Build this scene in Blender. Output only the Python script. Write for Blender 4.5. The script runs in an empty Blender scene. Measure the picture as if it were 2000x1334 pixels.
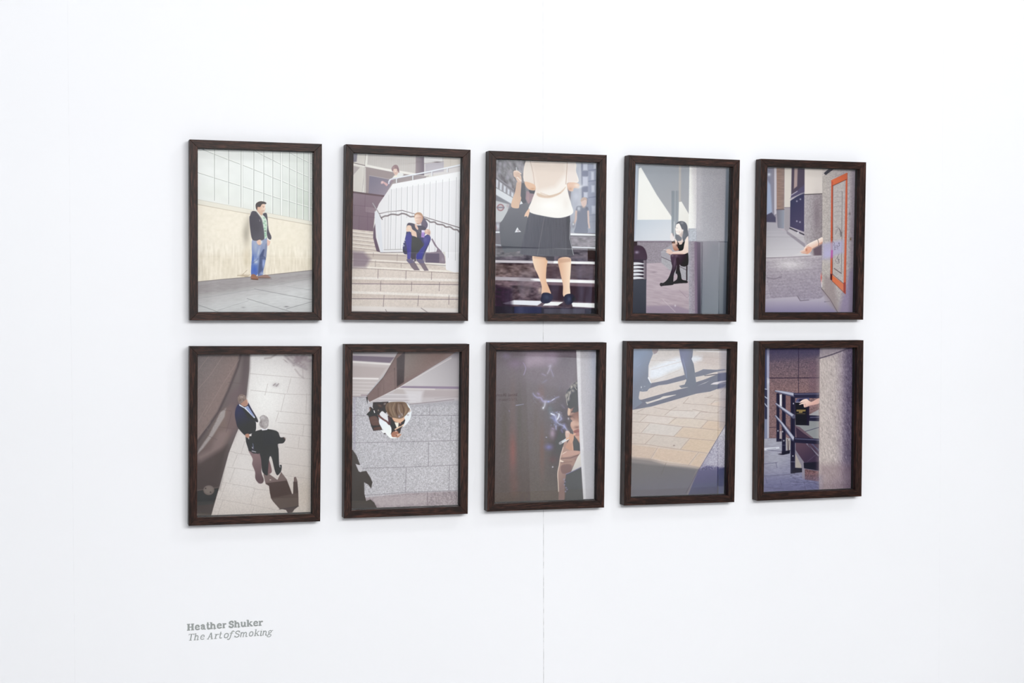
# White exhibition wall with ten framed photographs, seen at an angle from the left.
import bpy, bmesh, math
import numpy as np
from mathutils import Matrix, Vector

# tuned values
EXPO = -.30
WORLD = .44
LIGHTS = [('ceiling_light_right', (3.3, -2.4, 4.3), (1.3, 0, 1.5), .5, .5, 20), ('ceiling_light_left', (.2, -2.4, 4.3), (1.1, 0, 1.5), .5, .5, 7),
          ('partition_fill_light', (2.7, -5.25, 3.9), (2.7, -6.1, 2.2), 3.4, .5, 250), ('front_fill_light', (1.4, -5.9, 2.95), (1.4, 0, .8), 4.2, 1.0, 310)]  # unseen fills added: one for the opposite partition, one frontal for wall and prints
SPOTS = [('partition_fill_spot', (4.1, -3.3, 4.0), (4.2, -6.1, .45), 2900, 40, 1.0, .06)]  # unseen spot added to brighten the partition mirrored in the glass
INK = .925
VD = .010
WOOD = ((.0014, .0003, .0002), (.0125, .0038, .0024), (.080, .031, .021))

# ---------------------------------------------------------------- camera
EYE = 1.55                                   # camera height above the floor (m)
FPX = 2899.0163                              # focal length for a 2000 px wide frame
CAM = np.array([0.0, -3.8928, EYE])
YAW, PITCH, ROLL = 0.29841, -0.03151, -0.00181
def cam_axes():
    cy, sy, cp, sp, cr, sr = math.cos(YAW), math.sin(YAW), math.cos(PITCH), math.sin(PITCH), math.cos(ROLL), math.sin(ROLL)
    r = np.array([cy, -sy, 0]); f0 = np.array([sy, cy, 0]); u0 = np.array([0, 0, 1.])
    fw = f0*cp+u0*sp; up = u0*cp-f0*sp
    return np.array([r*cr+up*sr, up*cr-r*sr, fw])
AX = cam_axes()
scene = bpy.context.scene
cd = bpy.data.cameras.new('camera'); cam = bpy.data.objects.new('camera', cd); scene.collection.objects.link(cam)
cd.sensor_width = 36.0; cd.lens = FPX/2000*36; cd.clip_start = .05; cd.clip_end = 100
M = Matrix(((AX[0][0], AX[1][0], -AX[2][0], CAM[0]), (AX[0][1], AX[1][1], -AX[2][1], CAM[1]), (AX[0][2], AX[1][2], -AX[2][2], CAM[2]), (0, 0, 0, 1)))
cam.matrix_world = M; scene.camera = cam

# ---------------------------------------------------------------- light and exposure
scene.view_settings.view_transform = 'Standard'; scene.view_settings.look = 'None'
scene.view_settings.gamma = 1.0; scene.view_settings.use_curve_mapping = False; scene.view_settings.exposure = EXPO
world = bpy.data.worlds.new('hall_daylight'); scene.world = world; world.use_nodes = True
world.node_tree.nodes['Background'].inputs[0].default_value = (.93, .96, 1.0, 1)
world.node_tree.nodes['Background'].inputs[1].default_value = WORLD
def area(name, loc, target, sx, sy, power, col=(1, .985, .965)):
    l = bpy.data.lights.new(name, 'AREA'); l.shape = 'RECTANGLE'; l.size = sx; l.size_y = sy; l.energy = power; l.color = col
    o = bpy.data.objects.new(name, l); scene.collection.objects.link(o); o.location = loc
    o.rotation_euler = (Vector(target)-Vector(loc)).to_track_quat('-Z', 'Y').to_euler(); return o
for a in LIGHTS: area(*a)
def spot(name, loc, target, power, angle, blend, radius):
    l = bpy.data.lights.new(name, 'SPOT'); l.energy = power; l.spot_size = math.radians(angle); l.spot_blend = blend; l.shadow_soft_size = radius; l.color = (.965, .98, 1)
    o = bpy.data.objects.new(name, l); scene.collection.objects.link(o); o.location = loc; o.rotation_euler = (Vector(target)-Vector(loc)).to_track_quat('-Z', 'Y').to_euler()
for a in SPOTS: spot(*a)

# ---------------------------------------------------------------- helpers
def link(name, bm, mat, parent=None, mats=None, smooth=False):
    me = bpy.data.meshes.new(name); bm.to_mesh(me); bm.free()
    for m in (mats or [mat]): me.materials.append(m)
    o = bpy.data.objects.new(name, me); scene.collection.objects.link(o)
    if parent: o.parent = parent
    return o
def tag(o, label=None, cat=None, group=None, kind=None):
    for k, v in (('label', label), ('category', cat), ('group', group), ('kind', kind)):
        if v: o[k] = v
    return o
def empty(name, mat):
    o = bpy.data.objects.new(name, None); o.empty_display_size = .05; scene.collection.objects.link(o); o.matrix_world = mat; return o
def add_box(bm, x0, x1, y0, y1, z0, z1):
    v = [bm.verts.new((x, y, z)) for x in (x0, x1) for y in (y0, y1) for z in (z0, z1)]
    for f in ((0, 1, 3, 2), (4, 6, 7, 5), (0, 4, 5, 1), (2, 3, 7, 6), (0, 2, 6, 4), (1, 5, 7, 3)): bm.faces.new([v[i] for i in f])
def material(name):
    m = bpy.data.materials.new(name); m.use_nodes = True; nt = m.node_tree; nt.nodes.clear()
    out = nt.nodes.new('ShaderNodeOutputMaterial'); return m, nt, out
def N(nt, kind, inputs=None, **props):
    n = nt.nodes.new(kind)
    for k, v in props.items(): setattr(n, k, v)
    for k, v in (inputs or {}).items():
        if isinstance(v, bpy.types.NodeSocket): nt.links.new(v, n.inputs[k])
        else: n.inputs[k].default_value = v
    return n
def math_n(nt, op, a, b=0.0, c=0.0, clamp=False):
    return N(nt, 'ShaderNodeMath', {0: a, 1: b, 2: c}, operation=op, use_clamp=clamp).outputs[0]
def bsdf(nt, out, **kw):
    b = N(nt, 'ShaderNodeBsdfPrincipled', {k.replace('_', ' '): v for k, v in kw.items()}); nt.links.new(b.outputs[0], out.inputs[0]); return b

# ---------------------------------------------------------------- materials
def mat_wall(name, col, seams=()):
    m, nt, out = material(name)
    tc = N(nt, 'ShaderNodeTexCoord'); P = tc.outputs['Object']; sep = N(nt, 'ShaderNodeSeparateXYZ', {0: P})
    mp = N(nt, 'ShaderNodeMapping', {'Vector': P, 'Scale': (1, 1, 1)})
    n1 = N(nt, 'ShaderNodeTexNoise', {'Vector': P, 'Scale': 260.0, 'Detail': 3.0})           # roller stipple
    n2 = N(nt, 'ShaderNodeTexNoise', {'Vector': P, 'Scale': 1.3, 'Detail': 2.0})             # slow unevenness of the paint
    n3 = N(nt, 'ShaderNodeTexNoise', {'Vector': P, 'Scale': 33.0, 'Detail': 2.0})
    fac = math_n(nt, 'MULTIPLY_ADD', n2.outputs[0], .05, .955)
    h = math_n(nt, 'MULTIPLY', n1.outputs[0], .12)
    for x, w, dark, lo, hi in seams:                                                         # joints between the boards, partly filled
        xr = math_n(nt, 'MULTIPLY_ADD', n3.outputs[0], .0006, x-.0003)
        d = math_n(nt, 'ABSOLUTE', math_n(nt, 'SUBTRACT', sep.outputs[0], xr))
        line = N(nt, 'ShaderNodeMapRange', {0: d, 1: w*.5, 2: w, 3: 1.0, 4: 0.0}).outputs[0]
        br = N(nt, 'ShaderNodeTexNoise', {'Vector': N(nt, 'ShaderNodeCombineXYZ', {0: x*7, 2: math_n(nt, 'MULTIPLY', sep.outputs[2], 34.0)}).outputs[0], 'Scale': 1.0, 'Detail': 3.0})
        gap = N(nt, 'ShaderNodeMapRange', {0: br.outputs[0], 1: .42, 2: .56, 3: lo, 4: 1.0}).outputs[0]
        low = N(nt, 'ShaderNodeMapRange', {0: sep.outputs[2], 1: 1.9, 2: 1.5, 3: hi, 4: 1.0}).outputs[0]
        k = math_n(nt, 'MULTIPLY', math_n(nt, 'MULTIPLY', line, gap), math_n(nt, 'MULTIPLY', low, dark))
        fac = math_n(nt, 'MULTIPLY', fac, math_n(nt, 'SUBTRACT', 1.0, k))
    c = N(nt, 'ShaderNodeMix', {6: (0, 0, 0, 1), 7: (*col, 1)}, data_type='RGBA'); nt.links.new(fac, c.inputs[0])
    bp = N(nt, 'ShaderNodeBump', {'Strength': .12, 'Distance': .0006, 'Height': h})
    bsdf(nt, out, Base_Color=c.outputs[2], Roughness=.75, Normal=bp.outputs[0])
    return m
def mat_wood(name='stained_oak'):
    m, nt, out = material(name)
    tc = N(nt, 'ShaderNodeTexCoord'); oi = N(nt, 'ShaderNodeObjectInfo')
    off = N(nt, 'ShaderNodeVectorMath', {0: tc.outputs['Object'], 1: N(nt, 'ShaderNodeCombineXYZ', {0: math_n(nt, 'MULTIPLY', oi.outputs['Random'], 9.0), 1: math_n(nt, 'MULTIPLY', oi.outputs['Random'], 3.0), 2: oi.outputs['Random']}).outputs[0]}, operation='ADD')
    P = off.outputs[0]
    w0 = N(nt, 'ShaderNodeTexNoise', {'Vector': N(nt, 'ShaderNodeMapping', {'Vector': P, 'Scale': (7, 7, 7)}).outputs[0], 'Scale': 1.0, 'Detail': 2.0})
    wv = N(nt, 'ShaderNodeVectorMath', {0: w0.outputs[1], 3: .011}, operation='SCALE'); Q = N(nt, 'ShaderNodeVectorMath', {0: P, 1: wv.outputs[0]}, operation='ADD').outputs[0]
    a = N(nt, 'ShaderNodeTexNoise', {'Vector': N(nt, 'ShaderNodeMapping', {'Vector': Q, 'Scale': (26, 640, 640)}).outputs[0], 'Scale': 1.0, 'Detail': 3.0, 'Roughness': .65})
    b = N(nt, 'ShaderNodeTexNoise', {'Vector': N(nt, 'ShaderNodeMapping', {'Vector': Q, 'Scale': (5, 60, 60)}).outputs[0], 'Scale': 1.0, 'Detail': 2.0})
    ring = N(nt, 'ShaderNodeTexWave', {'Vector': N(nt, 'ShaderNodeMapping', {'Vector': Q, 'Scale': (2.5, 70, 70)}).outputs[0], 'Scale': 1.6, 'Distortion': 9.0, 'Detail': 2.0, 'Detail Scale': .6}, bands_direction='Z')
    g = math_n(nt, 'ADD', math_n(nt, 'MULTIPLY', a.outputs[0], .72), math_n(nt, 'MULTIPLY', ring.outputs[1], .09))
    g = math_n(nt, 'ADD', g, math_n(nt, 'MULTIPLY', b.outputs[0], .24))
    r = N(nt, 'ShaderNodeValToRGB', {0: g}); e = r.color_ramp.elements
    e[0].position = .36; e[0].color = (*WOOD[0], 1); e[1].position = .68; e[1].color = (*WOOD[2], 1); k = e.new(.52); k.color = (*WOOD[1], 1)
    bp = N(nt, 'ShaderNodeBump', {'Strength': .5, 'Distance': .0005, 'Height': a.outputs[0]})
    bsdf(nt, out, Base_Color=r.outputs[0], Roughness=.45, Specular_IOR_Level=.2, Normal=bp.outputs[0])
    return m
def mat_plain(name, col, rough=.6, spec=.5, grain=0, scale=300.):
    m, nt, out = material(name)
    tc = N(nt, 'ShaderNodeTexCoord'); n = N(nt, 'ShaderNodeTexNoise', {'Vector': tc.outputs['Object'], 'Scale': scale, 'Detail': 3.0})
    k = math_n(nt, 'MULTIPLY_ADD', n.outputs[0], grain, 1-grain/2)
    c = N(nt, 'ShaderNodeVectorMath', {0: col, 3: k}, operation='SCALE')
    bsdf(nt, out, Base_Color=c.outputs[0], Roughness=rough, Specular_IOR_Level=spec)
    return m
def mat_glass():                                                 # a thin sheet: both faces reflect, the rest passes straight through
    m, nt, out = material('picture_glass')
    ge = N(nt, 'ShaderNodeNewGeometry'); dt = N(nt, 'ShaderNodeVectorMath', {0: ge.outputs['Incoming'], 1: ge.outputs['Normal']}, operation='DOT_PRODUCT')
    c5 = math_n(nt, 'POWER', math_n(nt, 'SUBTRACT', 1.0, math_n(nt, 'ABSOLUTE', dt.outputs['Value'])), 5.0)     # Schlick, the same from either side
    k = math_n(nt, 'MULTIPLY_ADD', c5, .92, .076, clamp=True)
    tr = N(nt, 'ShaderNodeBsdfTransparent', {'Color': (.975, .99, .985, 1)}); gl = N(nt, 'ShaderNodeBsdfGlossy', {'Color': (.96, .98, 1, 1), 'Roughness': 0.0})
    mx = N(nt, 'ShaderNodeMixShader', {0: k, 1: tr.outputs[0], 2: gl.outputs[0]}); nt.links.new(mx.outputs[0], out.inputs[0]); return m
def mat_print():                                                 # the ink of a print is stored per vertex
    m, nt, out = material('photographic_paper')
    a = N(nt, 'ShaderNodeVertexColor', layer_name='ink'); bsdf(nt, out, Base_Color=a.outputs[0], Roughness=.6, Specular_IOR_Level=.15); return m
def mat_dim_picture(name, c0, c1, sc):
    m, nt, out = material(name)
    tc = N(nt, 'ShaderNodeTexCoord')
    n = N(nt, 'ShaderNodeTexNoise', {'Vector': N(nt, 'ShaderNodeMapping', {'Vector': tc.outputs['Object'], 'Scale': sc}).outputs[0], 'Scale': 1.0, 'Detail': 2.0})
    r = N(nt, 'ShaderNodeValToRGB', {0: n.outputs[0]}); e = r.color_ramp.elements; e[0].position = .42; e[0].color = (*c0, 1); e[1].position = .66; e[1].color = (*c1, 1)
    bsdf(nt, out, Base_Color=r.outputs[0], Roughness=.5); return m

# ---------------------------------------------------------------- drawing kit for the ten printed photographs
def hexc(c):
    return np.array([int(c[i:i+2], 16) for i in (0, 2, 4)], float) if isinstance(c, str) else np.array(c, float)

def vnoise(x, y, seed=0):
    xi = np.floor(x); yi = np.floor(y); fx = x-xi; fy = y-yi
    fx = fx*fx*(3-2*fx); fy = fy*fy*(3-2*fy)
    def h(a, b):
        v = np.sin(a*127.1+b*311.7+seed*74.7)*43758.5453
        return v-np.floor(v)
    a = h(xi, yi); b = h(xi+1, yi); c = h(xi, yi+1); d = h(xi+1, yi+1)
    return (a*(1-fx)+b*fx)*(1-fy)+(c*(1-fx)+d*fx)*fy

def catmull(p, closed=True, n=5):
    p = np.array(p, float); N = len(p); out = []
    for i in range(N if closed else N-1):
        if closed: a, b, c, d = p[(i-1) % N], p[i], p[(i+1) % N], p[(i+2) % N]
        else: a, b, c, d = p[max(i-1, 0)], p[i], p[i+1], p[min(i+2, N-1)]
        for k in range(n):
            t = k/n
            out.append(.5*((2*b)+(c-a)*t+(2*a-5*b+4*c-d)*t*t+(3*b-a-3*c+d)*t**3))
    if not closed: out.append(p[-1])
    return np.array(out)

class Art:
    def __init__(s, X, Y):
        s.X = X; s.Y = Y; s.C = np.full(X.shape+(3,), 128.); s.v(0, 0, 1)
    def v(s, x0, y0, k): s.o = np.array([x0, y0], float); s.k = k
    def T(s, p): return np.asarray(p, float)/s.k+s.o
    def sel(s, lo, hi):
        return np.nonzero((s.X > lo[0]) & (s.X < hi[0]) & (s.Y > lo[1]) & (s.Y < hi[1]))[0]
    def mask(s, pts, soft=3, curve=0):
        p = s.T(pts)
        if curve: p = catmull(p)
        sf = max(soft/s.k, .25)
        i = s.sel(p.min(0)-sf, p.max(0)+sf); x = s.X[i]; y = s.Y[i]
        d2 = np.full(len(i), 1e9); ins = np.zeros(len(i), bool)
        for a, b in zip(p, np.roll(p, -1, 0)):
            e = b-a; L = e@e+1e-12
            t = np.clip(((x-a[0])*e[0]+(y-a[1])*e[1])/L, 0, 1)
            d2 = np.minimum(d2, (x-a[0]-t*e[0])**2+(y-a[1]-t*e[1])**2)
            if a[1] != b[1]:
                ins ^= ((a[1] > y) != (b[1] > y)) & (x < (b[0]-a[0])*(y-a[1])/(b[1]-a[1])+a[0])
        d = np.sqrt(d2)*np.where(ins, 1, -1)
        return i, np.clip(.5+d/sf, 0, 1)
    def put(s, m, col, op=1.):
        i, a = m
        c = col(s.X[i], s.Y[i]) if callable(col) else hexc(col)
        a = (a*op)[:, None]; s.C[i] = s.C[i]*(1-a)+c*a
    def g(s, p0, c0, p1, c1):                       # linear gradient fill between two points
        p0 = s.T(p0); p1 = s.T(p1); d = p1-p0; c0 = hexc(c0); c1 = hexc(c1)
        return lambda x, y: c0+(c1-c0)*np.clip(((x-p0[0])*d[0]+(y-p0[1])*d[1])/(d@d), 0, 1)[:, None]
    def poly(s, pts, col, soft=3, op=1., curve=0): s.put(s.mask(pts, soft, curve), col, op)
    def cur(s, pts, col, soft=3, op=1.): s.put(s.mask(pts, soft, 1), col, op)
    def rect(s, x0, y0, x1, y1, col, soft=3, op=1.): s.poly([(x0, y0), (x1, y0), (x1, y1), (x0, y1)], col, soft, op)
    def line(s, pts, w, col, soft=3, op=1., curve=0):
        p = s.T(pts); n0 = len(p)
        ws = np.interp(np.linspace(0, 1, n0), np.linspace(0, 1, len(w)), w) if hasattr(w, '__len__') else np.full(n0, float(w))
        if curve:
            q = catmull(p, False); ws = np.interp(np.linspace(0, 1, len(q)), np.linspace(0, 1, n0), ws); p = q
        ws = ws/s.k/2; sf = max(soft/s.k, .25); m = ws.max()+sf
        i = s.sel(p.min(0)-m, p.max(0)+m); x = s.X[i]; y = s.Y[i]; al = np.zeros(len(i))
        for j in range(len(p)-1):
            a = p[j]; e = p[j+1]-a; L = e@e+1e-12
            t = np.clip(((x-a[0])*e[0]+(y-a[1])*e[1])/L, 0, 1)
            d = np.sqrt((x-a[0]-t*e[0])**2+(y-a[1]-t*e[1])**2)
            al = np.maximum(al, np.clip(.5+(ws[j]+(ws[j+1]-ws[j])*t-d)/sf, 0, 1))
        s.put((i, al), col, op)
    def lines(s, L, w, col, soft=3, op=1.):
        for q in L: s.line(q, w, col, soft, op)
    def ell(s, cx, cy, rx, ry, col, soft=3, op=1., ang=0):
        t = np.linspace(0, 2*np.pi, 25)[:-1]; a = np.radians(ang)
        x = rx*np.cos(t); y = ry*np.sin(t)
        s.poly(np.stack([cx+x*np.cos(a)-y*np.sin(a), cy+x*np.sin(a)+y*np.cos(a)], 1), col, soft, op)
    def blob(s, cx, cy, rx, ry, col, op=1., ang=0):  # gaussian spot
        c = s.T((cx, cy)); a = np.radians(ang); rx = rx/s.k; ry = ry/s.k; m = 2.6*max(rx, ry)
        i = s.sel(c-m, c+m); x = s.X[i]-c[0]; y = s.Y[i]-c[1]
        u = (x*np.cos(a)+y*np.sin(a))/rx; w = (-x*np.sin(a)+y*np.cos(a))/ry
        s.put((i, np.exp(-(u*u+w*w))), col, op)
    def tex(s, pts, amp, sx, sy=None, ang=0, seed=0, soft=4, tint=(1, 1, 1), oct=1, thr=None):
        i, al = (np.arange(len(s.X)), np.ones(len(s.X))) if pts is None else s.mask(pts, soft)
        a = np.radians(ang); sx = sx/s.k; sy = sx if sy is None else sy/s.k
        x = s.X[i]; y = s.Y[i]; u = (x*np.cos(a)+y*np.sin(a))/sx; w = (-x*np.sin(a)+y*np.cos(a))/sy
        n = 0
        for o in range(oct): n = n+(vnoise(u*2**o, w*2**o, seed+o)-.5)/1.6**o
        if thr is not None: n = -np.clip((np.abs(n)-thr)*8, 0, 1)
        s.C[i] += (n*al*amp*2)[:, None]*np.array(tint)
    def mul(s, pts, f, soft=3, curve=0):
        i, a = s.mask(pts, soft, curve); s.C[i] *= 1-a[:, None]*(1-np.array(f))

# ---------------------------------------------------------------- the ten pictures
def pic1(A):      # man in a dark jacket by a cream wall under a factory window
    A.v(360, 260, 3.511)
    A.rect(0, 0, 990, 1340, A.g((90, 300), 'f0f1f1', (890, 400), 'dbdfdb'))
    A.blob(500, 250, 190, 190, 'f0f2f2', .8); A.blob(850, 480, 110, 150, 'cdd5cc', .6); A.blob(230, 400, 160, 60, 'e9ece8', .6)
    A.tex(None, 3, 60, 40, 20, 3)
    mul = [(203, 85, 462), (300, 85, 487), (385, 85, 505), (473, 85, 532), (541, 85, 550), (603, 85, 560), (716, 85, 582), (768, 85, 592), (814, 85, 600)]
    def hb(pts):
        A.line(pts, 5, 'f7f7f6', 3); A.line([(x, y+4) for x, y in pts], 2.6, '8b918f', 2.5, .85)
    hb([(88, 266), (203, 302), (300, 332), (385, 358), (473, 386), (541, 408), (603, 430), (660, 448), (716, 464), (768, 480), (812, 493), (858, 506), (888, 515)])
    hb([(105, 100), (203, 140), (300, 178), (385, 210), (473, 245), (541, 272), (603, 300), (660, 322), (716, 346), (768, 368), (812, 386), (858, 403), (888, 413)])
    A.line([(105, 101), (135, 112)], 5, '7f8684', 3)
    hb([(478, 114), (541, 150), (603, 180), (660, 210), (716, 236), (768, 262), (812, 281), (858, 300), (888, 315)])
    hb([(715, 126), (768, 155), (812, 178), (858, 200), (888, 212)])
    for x, a, b in mul:
        A.line([(x+1, a), (x-1, b)], 5, 'f6f6f5', 3); A.line([(x+4, a), (x+3, b)], 2.8, '7f8583', 2.5, .9)
    for x, a, b in [(396, 85, 515), (667, 85, 570), (858, 85, 608)]:
        A.line([(x, a), (x, b)], 11, 'f2f3f2', 3); A.line([(x-7, a), (x-7, b)], 2.4, '9aa09d', 2.5, .8); A.line([(x+6, a), (x+6, b)], 2, 'aab0ad', 2.5, .7)
    # ledge, wall
    A.poly([(60, 448), (890, 610), (890, 1000), (60, 1100)], A.g((150, 600), 'f2eade', (850, 700), 'eee6d9'))
    A.poly([(60, 448), (890, 610), (890, 632), (60, 482)], 'e9e5dc', 3)
    A.line([(60, 449), (890, 609)], 3, 'cfccc4', 3); A.line([(60, 483), (300, 528), (890, 634)], 4, 'b5a999', 3, .9)
    A.blob(250, 640, 230, 110, 'f4ecdf', .8); A.blob(700, 740, 190, 130, 'f1e9da', .7)
    A.poly([(60, 830), (890, 850), (890, 960), (60, 1060)], 'ded2c0', 60, .45)
    A.tex([(60, 760), (890, 790), (890, 945), (60, 1020)], 9, 9, 60, 0, 5, 60, (1, 1.05, 1.2))
    A.tex([(60, 490), (890, 640), (890, 945), (60, 1020)], 3, 20, 20, 0, 6, 10, (1, 1, 1.2), 2)
    A.blob(425, 690, 24, 75, 'a8a095', .75); A.blob(437, 620, 12, 55, 'b0a89c', .5); A.blob(430, 850, 25, 80, 'd3c5ae', .5)
    # pavement
    A.poly([(60, 1022), (250, 1003), (470, 984), (620, 968), (890, 938), (890, 1300), (60, 1300)], A.g((400, 1000), 'a6a1a4', (430, 1160), 'cdcdcf'), 3)
    A.line([(60, 1023), (250, 1004), (470, 985), (620, 968), (890, 939)], 5, '77706f', 4, .75)
    A.poly([(60, 1035), (470, 1000), (890, 955), (890, 1000), (520, 1050), (60, 1120)], '9a9496', 30, .55)
    A.tex([(60, 1030), (890, 950), (890, 1250), (60, 1250)], 5, 40, 5, -6, 7, 8, (1, 1, 1), 2)
    A.lines([[(480, 1068), (890, 1146)], [(430, 1135), (780, 1240)], [(95, 1178), (260, 1236)], [(890, 1152), (790, 1180), (700, 1206)]], 3, '7f7f84', 3, .85)
    A.lines([[(88, 1135), (250, 1110), (480, 1070)], [(230, 1216), (340, 1180), (440, 1150)], [(590, 1048), (760, 1015), (890, 995)], [(700, 1050), (890, 1080)], [(88, 1192), (120, 1184)]], 2.5, '9b9ba0', 3, .7)
    A.blob(700, 1190, 16, 4, '6f6f74', .8); A.blob(405, 1196, 14, 4, '8d8d92', .6)
    A.lines([[(365, 975), (440, 985)], [(400, 970), (430, 940)], [(415, 985), (450, 972)]], 3, '9b8568', 4, .7)
    A.blob(410, 975, 30, 8, 'a08a70', .5)
    # man
    A.v(470, 385, 7.85)
    A.poly([(150, 1240), (460, 1220), (480, 1260), (260, 1275), (150, 1268)], '8a8486', 16, .6)
    A.cur([(184, 640), (172, 900), (158, 1170), (190, 1200), (250, 1195), (268, 1080), (290, 920), (330, 760), (360, 640)], A.g((170, 1150), '5b73b5', (250, 680), 'a8b0cc'))
    A.cur([(355, 625), (300, 800), (262, 1010), (265, 1210), (330, 1215), (350, 1120), (385, 950), (412, 640)], A.g((300, 1150), '6c7dae', (380, 700), '9ea8c4'))
    A.poly([(345, 800), (290, 900), (265, 1200), (345, 1110), (330, 960), (385, 960), (395, 800)], '555d7d', 14, .8)
    A.poly([(380, 720), (410, 700), (392, 930), (350, 900)], '8f95b0', 12, .9); A.blob(350, 1020, 18, 60, 'a4b0da', .9, 5)
    A.blob(235, 990, 35, 35, 'c9d0dd', .85, -30); A.blob(275, 850, 18, 70, 'c3c9d6', .8, 12); A.blob(190, 950, 12, 60, '4a62ad', .7); A.blob(210, 1110, 30, 60, '4e69bd', .8)
    A.line([(185, 1010), (250, 965), (265, 940)], 8, '5c6586', 8, .6); A.blob(230, 770, 25, 80, 'b4bccb', .6); A.blob(330, 1170, 30, 20, 'aeb6cd', .8)
    A.cur([(165, 1190), (215, 1185), (265, 1240), (262, 1268), (165, 1260)], '9a6f5c', 6); A.line([(165, 1255), (262, 1264)], 10, '54403c', 6)
    A.cur([(265, 1215), (340, 1195), (400, 1190), (450, 1225), (445, 1243), (270, 1240)], '9b8078', 6); A.line([(270, 1238), (445, 1240)], 8, '5f5250', 6)
    A.cur([(300, 270), (360, 265), (400, 350), (405, 500), (400, 620), (350, 625), (350, 480), (310, 330)], A.g((380, 300), 'e0e6df', (370, 560), 'c5dccb'), 5)
    for x, y, w in [(360, 320, 28), (375, 370, 30), (355, 400, 26), (385, 430, 20), (370, 480, 26), (375, 560, 18), (380, 590, 20)]: A.blob(x, y, w*.6, 12, '7fb394', .75, 20)
    A.blob(378, 520, 14, 10, '3f4a48', .7)
    A.cur([(180, 215), (245, 225), (290, 280), (325, 340), (345, 430), (362, 560), (355, 650), (260, 668), (180, 650), (150, 520), (133, 330), (150, 270)], A.g((150, 400), '605e66', (340, 500), '6a6870'), 5)
    A.cur([(395, 245), (412, 320), (430, 500), (470, 600), (462, 650), (425, 640), (400, 560), (408, 430), (395, 340), (340, 262)], '67656d', 5)
    A.blob(170, 240, 20, 20, '6b6970', .5); A.line([(240, 235), (290, 290), (320, 350), (345, 470)], 7, '8f8d92', 6, .8); A.line([(292, 345), (296, 372)], 4, 'c9c9cc', 3)
    A.blob(250, 480, 50, 90, '5b5960', .4); A.blob(360, 265, 22, 14, '5f5d64', .8)
    A.cur([(250, 190), (330, 200), (340, 250), (320, 282), (270, 240)], 'd9b9a6', 5); A.poly([(245, 225), (262, 222), (325, 300), (318, 320)], 'e7e2da', 4)
    A.cur([(250, 140), (300, 95), (365, 100), (378, 140), (376, 175), (370, 210), (350, 236), (310, 225), (260, 190)], A.g((270, 150), 'dcb6a0', (380, 180), 'f1dccf'), 5)
    A.cur([(236, 180), (229, 120), (250, 85), (300, 64), (360, 70), (392, 88), (385, 108), (340, 105), (318, 120), (300, 150), (265, 155), (255, 195)], '5e4c47', 6)
    A.blob(265, 170, 12, 18, 'e3bfae', .9); A.line([(335, 140), (362, 146)], 5, '6b4c44', 4, .7); A.blob(352, 156, 8, 4, '6b4c48', .7); A.line([(375, 165), (382, 185), (372, 190)], 4, 'c99c8c', 4, .7); A.blob(372, 165, 8, 14, 'f8ebe2', .7); A.line([(345, 205), (370, 205)], 5, 'a8786a', 4, .7); A.blob(335, 215, 28, 14, 'b98f7c', .5)
    A.cur([(245, 680), (280, 655), (310, 660), (320, 710), (290, 738), (260, 720)], 'e9c6b4', 5); A.blob(290, 735, 18, 6, '8d8089', .7); A.blob(320, 690, 14, 22, 'e7ecee', .8)
    A.cur([(408, 640), (440, 655), (455, 680), (440, 735), (410, 745), (405, 700)], 'e6c4b6', 5); A.line([(410, 640), (450, 665)], 14, 'f0efee', 5)

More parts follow.
